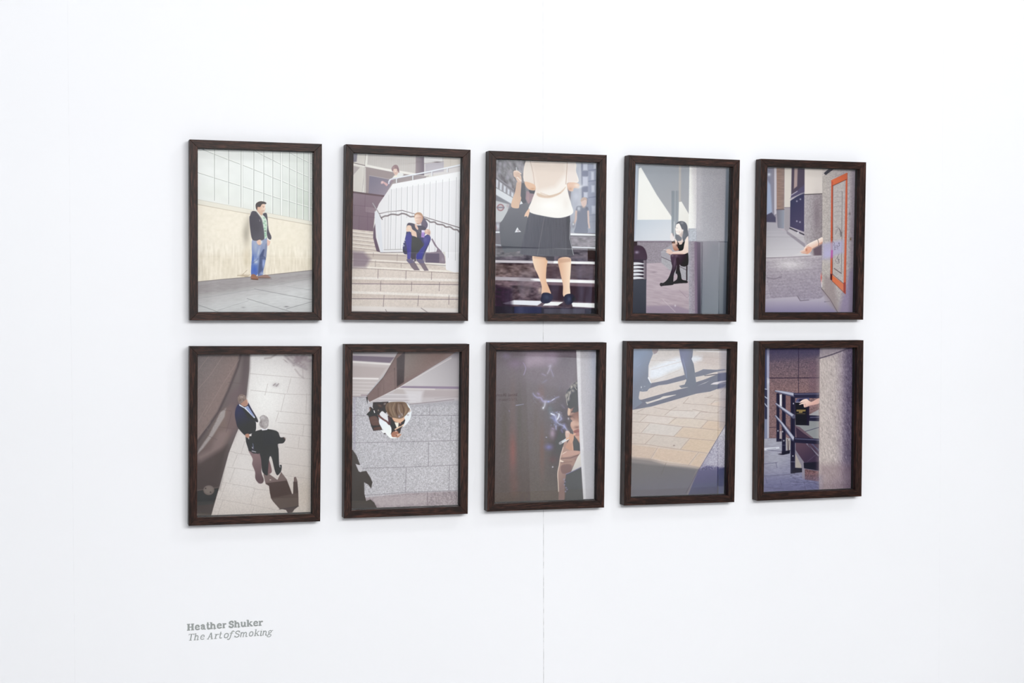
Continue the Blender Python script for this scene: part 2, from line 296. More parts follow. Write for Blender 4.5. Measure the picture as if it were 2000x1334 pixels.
def pic2(A):      # man seated on steps, woman at the rail above
    A.v(660, 270, 3.604)
    A.rect(0, 0, 980, 1340, 'd9d6d3')
    # upper left building
    A.rect(100, 95, 620, 420, 'a39a9c'); A.poly([(200, 100), (550, 118), (545, 246), (330, 218), (195, 188)], 'd2cdcb', 3)
    for i in range(46):
        x = 206+i*7.5; A.line([(x, 104), (x-2, 188+i*1.3)], 2.2, 'a8a2a3', 2.5, .75)
    A.poly([(195, 183), (330, 212), (545, 246), (640, 260), (640, 268), (545, 262), (330, 232), (195, 202)], 'e9e6e3', 3)
    A.poly([(600, 120), (880, 138), (880, 250), (600, 260)], 'd8d4d6', 3); A.rect(548, 112, 607, 262, A.g((548, 0), '9a8f95', (607, 0), '7d7580'), 4)
    A.poly([(607, 122), (745, 130), (745, 160), (607, 178)], 'dedcde', 3); A.lines([[(607, 178), (745, 164)], [(740, 128), (738, 215)], [(794, 132), (792, 205)]], 3, 'a59c9f', 3); A.blob(700, 168, 25, 4, '5a5054', .8)
    A.poly([(745, 130), (870, 136), (870, 190), (745, 215)], 'd4ccc3', 5, .7)
    A.poly([(615, 180), (745, 168), (745, 235), (615, 250)], 'b7b2bd', 5, .8)
    A.poly([(100, 90), (138, 95), (132, 165), (100, 170)], '85828f', 4); A.poly([(138, 95), (206, 100), (190, 390), (140, 390), (100, 255), (100, 170), (132, 165)], 'd8d3cf', 4)
    A.line([(206, 100), (178, 392)], 16, 'e9e6e2', 3); A.line([(196, 110), (170, 392)], 3, '9c9596', 3, .8); A.line([(100, 172), (190, 192)], 6, '8d8585', 3); A.line([(100, 180), (188, 200)], 9, 'e4e0dd', 3); A.poly([(100, 192), (165, 208), (108, 262), (100, 265)], 'b3abac', 3); A.poly([(100, 268), (160, 200), (170, 205), (165, 392), (100, 382)], 'd5d0cc', 3)
    A.poly([(190, 200), (395, 240), (395, 300), (310, 405), (180, 392)], '9f9496', 4); A.poly([(222, 262), (390, 292), (330, 405), (215, 395)], A.g((220, 270), '837f8f', (300, 400), '938a97'), 4); A.line([(222, 262), (390, 293)], 5, 'b2a9aa', 3)
    A.rect(180, 205, 196, 392, 'cfcac7', 3)
    # purple brown wall
    A.poly([(100, 378), (330, 408), (260, 520), (248, 660), (100, 650)], A.g((100, 400), '8f7f89', (240, 640), '84747f'), 3); A.poly([(100, 372), (330, 402), (325, 414), (100, 385)], '6f6067', 3)
    A.lines([[(100, 468), (290, 492)], [(100, 542), (262, 560)], [(192, 392), (190, 484)], [(210, 490), (208, 650)], [(115, 470), (115, 545)], [(150, 550), (148, 650)], [(190, 520), (270, 533)]], 2.2, '6e5e69', 2.5, .7)
    A.poly([(195, 480), (270, 490), (262, 530), (195, 520)], 'a3939d', 4, .5)
    # steps
    A.poly([(95, 640), (300, 660), (300, 820), (880, 930), (880, 1240), (95, 1240)], 'd3c8c1', 3)
    A.tex([(95, 640), (300, 650), (300, 820), (880, 930), (880, 1240), (95, 1240)], 7, 14, 10, 2, 4, 4, (1, 1, 1), 2)
    def step(y0, y1, yl, dk='8c7f80', x0=95, x1=880, nose=9, op=.8):
        A.line([(x0, y0), (x1, y1)], nose, 'e9e2dd', 3, .9); A.line([(x0, y0+yl), (x1, y1+yl)], 3.5, dk, 3, op)
    for y in (655, 680, 708, 735, 762): A.line([(100, y), (300, y+22)], 6, 'e6dfda', 3); A.line([(100, y+9), (270, y+28)], 3, '94878a', 3, .7)
    A.poly([(95, 790), (300, 803), (760, 830), (760, 880), (95, 850)], 'c8bcb6', 3)
    step(800, 815, 14, x1=480); step(850, 885, 12, x1=760); A.lines([[(250, 805), (248, 835)], [(418, 815), (416, 865)], [(265, 862), (263, 905)], [(445, 880), (444, 925)], [(610, 885), (608, 930)]], 3, '9d8f8e', 3)
    A.poly([(95, 905), (860, 940), (860, 1240), (95, 1240)], 'd6cbc5', 3)
    A.line([(95, 905), (860, 940)], 12, 'e8e1db', 4); A.line([(95, 912), (860, 952)], 4, 'a1938f', 3)
    for (y0, y1, yd) in [(985, 998, 1024), (1085, 1108, 1130)]:
        A.poly([(95, y0-10), (880, y1-6), (880, y1+12), (95, y0+10)], 'e3dcd8', 4); A.poly([(95, y0+8), (880, y1+12), (880, yd+5), (95, yd)], 'ccbfb9', 5)
        A.line([(95, yd), (880, yd+ (7 if yd < 1100 else 4))], 4.5, '7d7079', 3)
    A.tex([(95, 905), (860, 940), (860, 1240), (95, 1240)], 6, 8, 8, 2, 9, 4, (1, .95, .9), 2)
    A.poly([(95, 1180), (880, 1200), (880, 1240), (95, 1240)], 'e2dbd9', 12); A.poly([(95, 1215), (880, 1225), (880, 1240), (95, 1240)], 'b9abaa', 6); A.line([(585, 1195), (650, 1238)], 5, '8b7f82', 4, .8); A.line([(335, 1205), (345, 1225)], 4, '8b7f82', 3)
    A.lines([[(283, 925), (281, 985)], [(480, 935), (478, 990)], [(660, 940), (658, 995)], [(302, 1005), (299, 1075)], [(520, 1012), (517, 1075)], [(715, 1015), (712, 1075)], [(325, 1105), (319, 1185)], [(568, 1108), (562, 1180)], [(782, 1108), (780, 1170)]], 4, '85777b', 3, .9)
    A.poly([(100, 795), (180, 800), (230, 850), (195, 910), (100, 912)], '8d7f8b', 30, .85)
    # white panelled balustrade
    W = [(385, 322), (870, 232), (862, 940), (820, 945), (760, 925), (755, 800), (300, 805), (262, 690), (258, 600), (266, 515), (290, 460)]
    A.poly(W, A.g((300, 500), 'e6e4e8', (860, 500), 'eae9ee'), 3); A.poly([(385, 322), (870, 232), (870, 290), (370, 360)], 'f3f3f6', 4, .8)
    A.blob(550, 560, 150, 170, 'eeedf0', .8)
    for x, a, b in [(378, 360, 780), (413, 352, 780), (450, 345, 780), (490, 340, 560), (527, 332, 540), (567, 325, 530), (607, 318, 560), (650, 308, 800), (692, 300, 800), (738, 292, 820), (785, 285, 840), (835, 275, 860)]:
        A.line([(x, a), (x-8 if b > 700 else x-4, b)], 3, 'a9a9ae', 3, .85); A.line([(x+5, a), (x-3 if b > 700 else x+1, b)], 3, 'fbfcff', 3, .7)
    A.line([(325, 785), (520, 780)], 4, 'a9a7a8', 3); A.lines([[(358, 400), (352, 780)], [(332, 560), (330, 780)]], 3, 'b3b2b6', 3, .7)
    A.line([(300, 805), (460, 803)], 5, '8d8488', 3); A.poly([(262, 600), (250, 640), (248, 700), (262, 760), (272, 795), (298, 803), (268, 700)], '776b78', 4)
    A.poly([(258, 515), (262, 600), (298, 800), (318, 803), (300, 560), (280, 520)], 'dcdee6', 5, .8)
    # handrail and its shadow
    A.line([(245, 458), (296, 540)], 7, 'a9a5a9', 3); A.line([(296, 545), (312, 572)], 5, '5e5558', 3); A.line([(292, 530), (350, 518), (452, 508), (540, 532), (862, 632)], 7, '8c8589', 3)
    A.line([(292, 526), (452, 504), (862, 626)], 2.5, 'e5e3e6', 2)
    A.line([(305, 560), (330, 548), (350, 546), (372, 536), (400, 536), (425, 540), (452, 530), (480, 536), (510, 552), (540, 552), (620, 570), (650, 590), (680, 590), (700, 605), (740, 610), (760, 625), (790, 625), (815, 642), (840, 645), (856, 662)], 10, '7b7276', 5, .85, 1)
    # upper rail
    A.line([(358, 318), (362, 300), (385, 285), (500, 262), (640, 235), (862, 187)], 9, 'e8ebf2', 3, 1, 1); A.line([(365, 308), (390, 293), (500, 270), (862, 197)], 3, 'a09da6', 3, .8)
    for x, y in [(412, 285), (527, 266), (661, 238), (770, 212)]: A.line([(x, y), (x, y+26)], 7, 'e3e5ea', 3); A.line([(x+6, y+4), (x+6, y+26)], 3, '8b8590', 3, .8)
    A.poly([(540, 278), (640, 262), (640, 268), (545, 290)], 'a79fa4', 4, .8)
    # woman above
    A.v(735, 315, 20.52)
    A.cur([(700, 600), (900, 450), (1060, 500), (1080, 570), (900, 640), (700, 690), (640, 680)], 'e4e4e4', 20); A.blob(760, 600, 60, 30, 'f1ead9', .9)
    A.cur([(660, 330), (690, 460), (760, 560), (830, 540), (880, 440), (870, 330), (760, 270)], 'dcc2b9', 20); A.blob(770, 400, 30, 60, 'eadbd2', .8); A.blob(770, 470, 50, 14, 'b88f88', .7)
    A.cur([(620, 260), (680, 180), (760, 140), (850, 170), (900, 290), (920, 440), (885, 445), (850, 330), (800, 300), (700, 310), (670, 400), (640, 400), (610, 320)], '9b858a', 22); A.blob(700, 250, 30, 60, 'b39d9c', .7, 20); A.blob(860, 330, 22, 70, '7c686f', .8)
    A.cur([(470, 930), (380, 860), (280, 800), (215, 800), (180, 880), (220, 910), (290, 890), (380, 980), (400, 1000)], 'd2b0b2', 20); A.blob(230, 840, 40, 40, 'ead8da', .8); A.line([(340, 950), (400, 985)], 20, 'a58a90', 20, .7)
    A.line([(500, 900), (540, 790), (640, 710), (850, 680)], 34, 'd5d6e3', 20, 1, 1); A.blob(600, 830, 70, 40, '9d8e99', .8, -20); A.blob(620, 770, 30, 20, 'b98f95', .6)
    # seated man
    A.v(780, 405, 10.27)
    A.poly([(520, 900), (600, 905), (740, 890), (760, 830), (700, 760), (640, 640), (660, 620), (760, 790), (830, 860), (900, 960), (924, 1100), (915, 1130), (520, 1100)], '8e828f', 8, .95)
    A.rect(520, 925, 800, 1110, '6e6677', 8, .9); A.blob(870, 1040, 25, 40, 'ada3ad', .6); A.poly([(440, 900), (530, 925), (510, 1090), (430, 1050)], '8d8894', 14, .8)
    A.cur([(455, 160), (530, 260), (570, 340), (545, 420), (470, 440), (440, 340)], '7b7685', 10)
    A.poly([(155, 1050), (260, 1040), (310, 1100), (410, 1262), (300, 1262), (240, 1200)], '81757f', 8); A.poly([(340, 1060), (470, 1050), (500, 1110), (590, 1270), (500, 1272), (420, 1150)], '81757f', 8)
    A.cur([(75, 870), (70, 760), (110, 640), (130, 560), (150, 480), (240, 500), (330, 560), (470, 590), (580, 540), (630, 620), (600, 730), (540, 860), (480, 1000), (450, 1060), (350, 1040), (330, 920), (230, 920), (220, 1040), (160, 1030), (150, 940)], '5c5d7c', 6)
    A.cur([(240, 610), (330, 590), (420, 640), (490, 760), (500, 800), (430, 880), (380, 915), (240, 915), (235, 760)], '5c5d61', 10); A.poly([(225, 915), (340, 915), (330, 1080), (300, 1090), (230, 1020)], '5b5762', 10)
    A.cur([(135, 560), (200, 500), (245, 600), (240, 760), (235, 900), (220, 1030), (165, 1030), (160, 900), (140, 760), (120, 650)], A.g((180, 520), '62629a', (190, 900), '6462a2'), 8)
    A.cur([(480, 620), (570, 555), (625, 610), (590, 720), (530, 820), (470, 950), (440, 1055), (350, 1050), (345, 960), (430, 830), (500, 740)], A.g((560, 580), '6a6a98', (400, 980), '54559a'), 8); A.blob(520, 650, 40, 50, '7a7aaa', .6)
    A.cur([(75, 800), (100, 860), (150, 900), (150, 940), (100, 935), (70, 880)], '54516a', 8)
    for x, y in [(95, 700), (75, 750), (65, 790), (90, 770), (60, 830), (110, 660)]: A.blob(x, y, 12, 12, 'eef0f6', .9)
    A.cur([(150, 1040), (250, 1035), (290, 1080), (280, 1110), (200, 1120), (155, 1080)], '77718a', 8); A.cur([(340, 1050), (440, 1040), (500, 1090), (480, 1120), (400, 1110)], '77718a', 8); A.blob(290, 1060, 14, 18, 'ddd6d6', .9)
    A.cur([(150, 360), (190, 310), (300, 330), (330, 360), (470, 370), (540, 430), (520, 520), (480, 600), (360, 600), (330, 540), (240, 460), (150, 440)], '6b6974', 8); A.blob(400, 450, 50, 60, '75747f', .6); A.blob(200, 340, 40, 20, '6d6672', .6)
    A.cur([(310, 330), (350, 360), (380, 430), (360, 450), (320, 400)], 'e3c4b7', 6); A.line([(345, 430), (430, 520)], 5, 'a9a7a9', 5, .7)
    A.cur([(140, 420), (165, 365), (230, 370), (260, 440), (330, 490), (345, 540), (350, 605), (330, 590), (300, 580), (250, 560), (225, 480), (170, 490), (140, 470)], 'e8cdbd', 7); A.blob(190, 420, 35, 35, 'f0dccd', .7); A.line([(235, 480), (250, 560)], 8, 'b69a95', 7, .6)
    A.poly([(445, 455), (510, 460), (500, 605), (440, 600)], 'b9a0d6', 6); A.rect(448, 458, 508, 500, 'e6e0f2', 8, .9); A.blob(470, 560, 25, 30, '9c80c8', .6)
    A.cur([(510, 470), (545, 435), (600, 445), (622, 490), (610, 550), (570, 545), (530, 530), (505, 500)], 'dfc0b4', 6); A.blob(600, 520, 22, 40, 'b59990', .7); A.blob(540, 470, 20, 22, 'f0dcd0', .7)
    A.cur([(300, 190), (320, 140), (390, 120), (450, 150), (470, 210), (450, 290), (400, 345), (350, 335), (315, 280)], A.g((320, 220), 'f0dccf', (460, 230), 'cfa99c'), 7)
    A.cur([(300, 170), (320, 125), (370, 100), (430, 110), (470, 160), (475, 230), (458, 240), (450, 180), (420, 155), (360, 140), (320, 160), (305, 210)], 'bd9c87', 10); A.line([(325, 215), (430, 208)], 8, 'a57f72', 8, .6); A.blob(370, 330, 30, 12, '9c7a6e', .6); A.line([(335, 268), (375, 275)], 6, 'b98c80', 6, .7); A.blob(435, 330, 20, 25, '8c6f6a', .4)

def pic3(A):      # woman in skirt seen from behind on steps
    A.v(935, 285, 3.758)
    A.rect(0, 0, 980, 1340, '8d8a92')
    A.poly([(120, 95), (360, 100), (340, 250), (300, 300), (260, 470), (120, 470)], '86848a', 5)
    A.tex([(120, 95), (360, 100), (330, 330), (120, 330)], 26, 26, 60, -25, 12, 20, (1, 1, 1.03), 3)
    for x, y in [(150, 190), (190, 140), (230, 290), (310, 120), (160, 130), (215, 230), (330, 170)]: A.blob(x, y, 14, 22, 'aaa9b3', .8)
    A.poly([(120, 215), (340, 380), (300, 470), (120, 330)], '9a98a0', 6)
    for i in range(6): x = 128+i*28; y = 240+i*24; A.poly([(x, y), (x+15, y+12), (x+12, y+72), (x-3, y+60)], 'd5d8e2', 7, .95)
    A.poly([(120, 225), (340, 385), (340, 395), (120, 237)], '7c7a82', 5, .7)
    A.poly([(120, 300), (290, 400), (270, 455), (120, 360)], 'dcdfe6', 5); A.line([(120, 302), (300, 408)], 5, '7f7f88', 5, .8)
    A.poly([(120, 355), (240, 425), (230, 470), (120, 420)], '8f9099', 8)
    A.poly([(120, 400), (225, 430), (200, 520), (165, 590), (120, 560)], 'c9cbd0', 8); A.rect(118, 560, 165, 640, '8d8b94', 14); A.blob(140, 590, 12, 26, 'd6d9e4', .9); A.blob(128, 600, 6, 14, 'b58d92', .6)
    A.ell(160, 452, 27, 27, 'a37f86', 5, .9); A.ell(160, 452, 17, 17, 'ccc9cd', 5, .95); A.rect(130, 446, 190, 458, '8b8794', 5, .85); A.blob(213, 440, 10, 14, 'b6a5ad', .7)
    A.rect(120, 630, 330, 640, 'e6eaf2', 5, .9); A.line([(120, 632), (170, 632)], 8, 'edf1f7', 4)
    # right background street
    A.poly([(690, 95), (880, 100), (880, 660), (660, 660)], A.g((690, 300), 'b2b5c2', (880, 300), '9aa0b4'), 5)
    A.poly([(750, 120), (805, 120), (800, 430), (760, 400)], '8c90a3', 10); A.poly([(805, 120), (865, 120), (865, 480), (810, 440)], 'a3a8bc', 8); A.poly([(690, 120), (750, 120), (755, 620), (690, 620)], 'c2c5d0', 12)
    for x, y, w, h in [(762, 225, 40, 70), (826, 190, 20, 60), (828, 290, 22, 50), (830, 440, 26, 60), (765, 130, 35, 50), (770, 340, 30, 40), (845, 120, 18, 50)]: A.rect(x, y, x+w, y+h, 'd3d6e4', 12, .85)
    for y in (180, 260, 380, 510, 560): A.line([(808, y), (865, y-8)], 6, '787e95', 8, .6)
    A.poly([(690, 150), (740, 155), (720, 600), (690, 600)], 'b7bac8', 20, .8); A.blob(840, 560, 28, 80, '8f93a8', .5)
    A.rect(670, 500, 870, 640, 'aeb1bd', 40, .5)
    # right woman
    A.cur([(720, 445), (748, 440), (800, 450), (806, 480), (806, 520), (815, 590), (800, 600), (795, 640), (705, 640), (712, 590), (722, 520), (712, 480)], '8c909f', 6)
    A.line([(716, 480), (712, 540), (700, 570)], 14, 'd3bdb7', 6); A.line([(803, 480), (806, 560), (812, 600)], 13, 'd8c4c0', 6); A.blob(735, 460, 12, 16, 'd9dce5', .8); A.blob(792, 458, 10, 14, '7d8090', .8)
    A.cur([(750, 400), (770, 385), (792, 400), (790, 430), (775, 445), (755, 435)], 'ddc8c3', 5); A.cur([(748, 398), (765, 378), (790, 382), (796, 400), (780, 396), (755, 408)], 'c8b4ab', 5); A.blob(770, 445, 12, 10, 'dcc6be', .9); A.blob(694, 580, 12, 22, '8b8c96', .9); A.blob(694, 575, 6, 9, 'dfe3ea', .9)
    # lower steps
    A.rect(100, 640, 880, 760, '86838b', 5); A.poly([(670, 640), (860, 648), (860, 660), (670, 656)], 'f0f2f6', 4)
    A.poly([(660, 665), (860, 670), (860, 745), (660, 740)], '97939b', 5); A.tex([(660, 665), (860, 670), (860, 745), (660, 740)], 14, 30, 12, 0, 3, 5, (1, .95, 1), 2); A.poly([(120, 720), (330, 742), (330, 750), (120, 730)], 'b8bbc4', 5, .9); A.line([(660, 742), (862, 748)], 8, 'e6e8f0', 4)
    A.rect(100, 758, 880, 860, '625c66', 6); A.poly([(120, 740), (330, 745), (330, 810), (120, 815)], '77757b', 6)
    A.rect(100, 860, 880, 1260, '57494f', 6)
    A.poly([(120, 868), (880, 880), (880, 960), (120, 960)], '6b5b5c', 12); A.tex([(120, 770), (880, 770), (880, 1250), (120, 1250)], 26, 60, 26, 5, 21, 8, (1, .9, .93), 3); A.tex([(120, 870), (880, 880), (880, 965), (120, 960)], 20, 40, 18, 0, 41, 8, (1.1, 1, 1), 2)
    A.poly([(120, 838), (500, 845), (850, 850), (850, 868), (120, 856)], 'cfc9cf', 7); A.poly([(550, 845), (850, 852), (850, 868), (550, 862)], 'fdfdff', 6); A.blob(500, 835, 14, 12, 'dfe2ea', .9)
    A.poly([(120, 960), (380, 968), (850, 985), (850, 1010), (500, 1000), (120, 985)], 'b3abb3', 8); A.poly([(380, 975), (850, 988), (850, 1008), (500, 998), (380, 985)], 'fbfbff', 6)
    A.poly([(120, 990), (850, 1012), (850, 1040), (120, 1020)], '75626a', 8); A.tex([(120, 985), (450, 995), (450, 1120), (120, 1120)], 16, 30, 18, 0, 31, 8, (1.1, .9, .95), 2)
    A.poly([(420, 900), (560, 880), (600, 900), (600, 960), (420, 960)], '54454c', 8, .8); A.poly([(500, 1020), (850, 1035), (850, 1150), (500, 1130)], '3d3138', 10); A.poly([(660, 880), (850, 880), (850, 975), (670, 970)], '5e545c', 10, .8); A.poly([(800, 755), (870, 760), (870, 850), (800, 845)], '3a2c2c', 5)
    A.cur([(300, 960), (340, 910), (400, 960), (380, 1060), (330, 1110), (280, 1050)], '8b7f86', 30, .45)
    A.poly([(175, 1155), (260, 1132), (480, 1138), (430, 1172), (200, 1162)], 'e6e8f0', 5); A.poly([(500, 1143), (620, 1146), (580, 1172), (470, 1172)], 'fafbff', 4); A.poly([(680, 1150), (850, 1155), (850, 1188), (690, 1180)], 'f6f7fc', 4)
    A.poly([(120, 1175), (880, 1195), (880, 1250), (120, 1250)], '2f2a35', 8); A.poly([(120, 1020), (240, 1050), (250, 1250), (120, 1250)], '35283a', 30, .75); A.rect(480, 1195, 780, 1240, '57555f', 8, .8); A.poly([(260, 1180), (460, 1180), (460, 1230), (260, 1230)], '3b4468', 10, .6)
    # seated person and raised arm
    A.v(965, 310, 8.89)
    A.poly([(480, 420), (530, 410), (560, 560), (640, 620), (700, 560), (720, 700), (640, 780), (600, 900), (590, 1100), (560, 1400), (480, 1600), (180, 1640), (120, 1500), (95, 1250), (100, 1120), (150, 1060), (230, 920), (280, 850), (420, 860), (460, 780)], A.g((300, 900), '7f8088', (300, 1500), '74767d'), 8)
    A.poly([(395, 440), (350, 540), (355, 600), (380, 560)], '6f7078', 8); A.poly([(478, 430), (530, 420), (560, 760), (470, 790), (465, 560)], '6d6f76', 8)
    A.poly([(560, 560), (700, 600), (660, 720), (600, 790), (545, 700)], 'a3919a', 14); A.poly([(600, 545), (720, 550), (700, 610), (620, 600)], '63666e', 8); A.blob(590, 680, 16, 80, 'b8a09f', .7)
    A.poly([(470, 730), (500, 780), (445, 795)], 'e9ebf0', 6)
    A.cur([(400, 400), (470, 390), (465, 560), (460, 640), (472, 690), (440, 790), (420, 860), (300, 835), (320, 700), (360, 590), (380, 480)], A.g((330, 700), 'dcc0ad', (460, 600), 'cfb5a7'), 6)
    A.cur([(335, 230), (360, 205), (410, 205), (470, 260), (450, 280), (470, 300), (475, 400), (410, 400), (370, 330), (340, 300)], 'dcc3b6', 6); A.line([(385, 150), (395, 210)], 14, 'e3e5ea', 10, .8); A.line([(345, 225), (410, 215), (470, 262)], 14, 'efe0d8', 8, .8); A.lines([[(375, 270), (440, 262)], [(385, 300), (440, 300)], [(400, 330), (470, 380)]], 7, 'b08f83', 7, .7); A.line([(400, 320), (470, 385)], 14, 'f2ece8', 8, .9)
    A.poly([(385, 1225), (405, 1190), (430, 1235), (470, 1270), (360, 1280)], 'e5e6ec', 6); A.blob(420, 1250, 18, 14, '9a8c96', .8)
    # woman
    A.v(935, 285, 3.758)
    A.cur([(400, 800), (500, 812), (497, 900), (495, 985), (515, 1040), (528, 1092), (465, 1095), (462, 1030), (440, 960), (405, 880)], A.g((400, 900), 'f0d5bd', (500, 900), 'e2b99c'), 4)
    A.cur([(585, 830), (670, 822), (676, 900), (668, 1010), (672, 1085), (662, 1110), (620, 1100), (618, 1020), (596, 920)], A.g((585, 900), 'd8af95', (670, 900), 'f5dcc6'), 4)
    A.blob(450, 1060, 14, 24, 'f3dcc8', .5); A.poly([(585, 830), (675, 822), (675, 850), (590, 860)], 'c9a28c', 10, .7); A.poly([(400, 800), (500, 812), (500, 830), (405, 825)], 'd0ab95', 10, .6)
    A.cur([(470, 1080), (510, 1078), (540, 1095), (542, 1120), (520, 1150), (480, 1156), (455, 1140), (460, 1105)], '2c3040', 4); A.blob(500, 1110, 18, 20, '4a5268', .7)
    A.cur([(630, 1100), (665, 1085), (700, 1100), (690, 1150), (650, 1165), (628, 1140)], '2a2e3d', 4); A.blob(665, 1125, 14, 20, '49506a', .7); A.blob(700, 1125, 10, 14, '1d1b22', .9)
    A.poly([(370, 480), (480, 500), (590, 515), (668, 505), (676, 600), (670, 670), (698, 805), (560, 812), (430, 812), (300, 795), (335, 640), (355, 550)], A.g((350, 640), '6f7079', (650, 640), '67676f'), 4)
    A.tex([(370, 480), (668, 505), (698, 805), (300, 795)], 3, 6, 60, 0, 8, 5, (1, 1, 1.05), 2); A.line([(485, 505), (460, 640), (430, 810)], 3, '8b8c95', 4, .7); A.poly([(640, 520), (668, 510), (672, 670), (690, 800), (650, 800)], '5a5a62', 10, .7)
    A.line([(672, 560), (668, 680), (696, 800)], 3, 'e8e9ee', 3, .7); A.poly([(395, 806), (555, 812), (555, 845), (500, 840), (490, 820)], '4c4a52', 6, .9)
    A.cur([(350, 100), (430, 98), (690, 108), (715, 190), (732, 265), (655, 270), (650, 300), (660, 360), (680, 430), (690, 495), (600, 528), (480, 515), (368, 480), (390, 400), (415, 300), (330, 255)], A.g((400, 150), 'e9ddd6', (560, 480), 'f6f3f1'), 4)
    A.poly([(330, 255), (350, 100), (385, 100), (400, 250), (410, 290)], 'e6dcd6', 4); A.line([(378, 110), (400, 200), (412, 300)], 4, 'b39a8f', 5, .85); A.poly([(385, 100), (640, 100), (640, 200), (560, 300), (430, 330), (400, 200)], 'e2d3ca', 40, .8)
    A.line([(650, 115), (645, 200), (640, 280)], 5, 'bda397', 5, .8); A.poly([(655, 110), (695, 110), (730, 262), (650, 270)], 'e8dcd8', 8, .7)
    A.cur([(430, 345), (500, 365), (580, 350), (640, 300), (600, 350), (520, 382), (440, 372)], 'd6bfae', 8, .9); A.line([(455, 345), (520, 368), (600, 345)], 5, 'c9ad9a', 8, .6); A.blob(520, 440, 80, 40, 'fbfaf9', .8); A.blob(640, 420, 25, 50, 'ebe4e0', .6)
    A.cur([(340, 262), (410, 285), (412, 325), (370, 320), (345, 295)], 'e0bfa9', 5); A.blob(395, 315, 18, 8, 'c79f87', .7)
    A.cur([(650, 275), (700, 268), (735, 280), (738, 310), (700, 310), (690, 332), (660, 325)], 'e4c5b4', 5); A.blob(720, 290, 20, 14, 'f4e6dd', .8); A.blob(672, 315, 14, 12, 'c9a592', .7)
    A.cur([(345, 490), (370, 460), (372, 490), (360, 525), (352, 515), (335, 518)], 'e9c9b5', 4)
    A.blob(745, 300, 30, 10, 'e5e8ef', .7, -20); A.blob(715, 370, 20, 30, 'dadde8', .5)

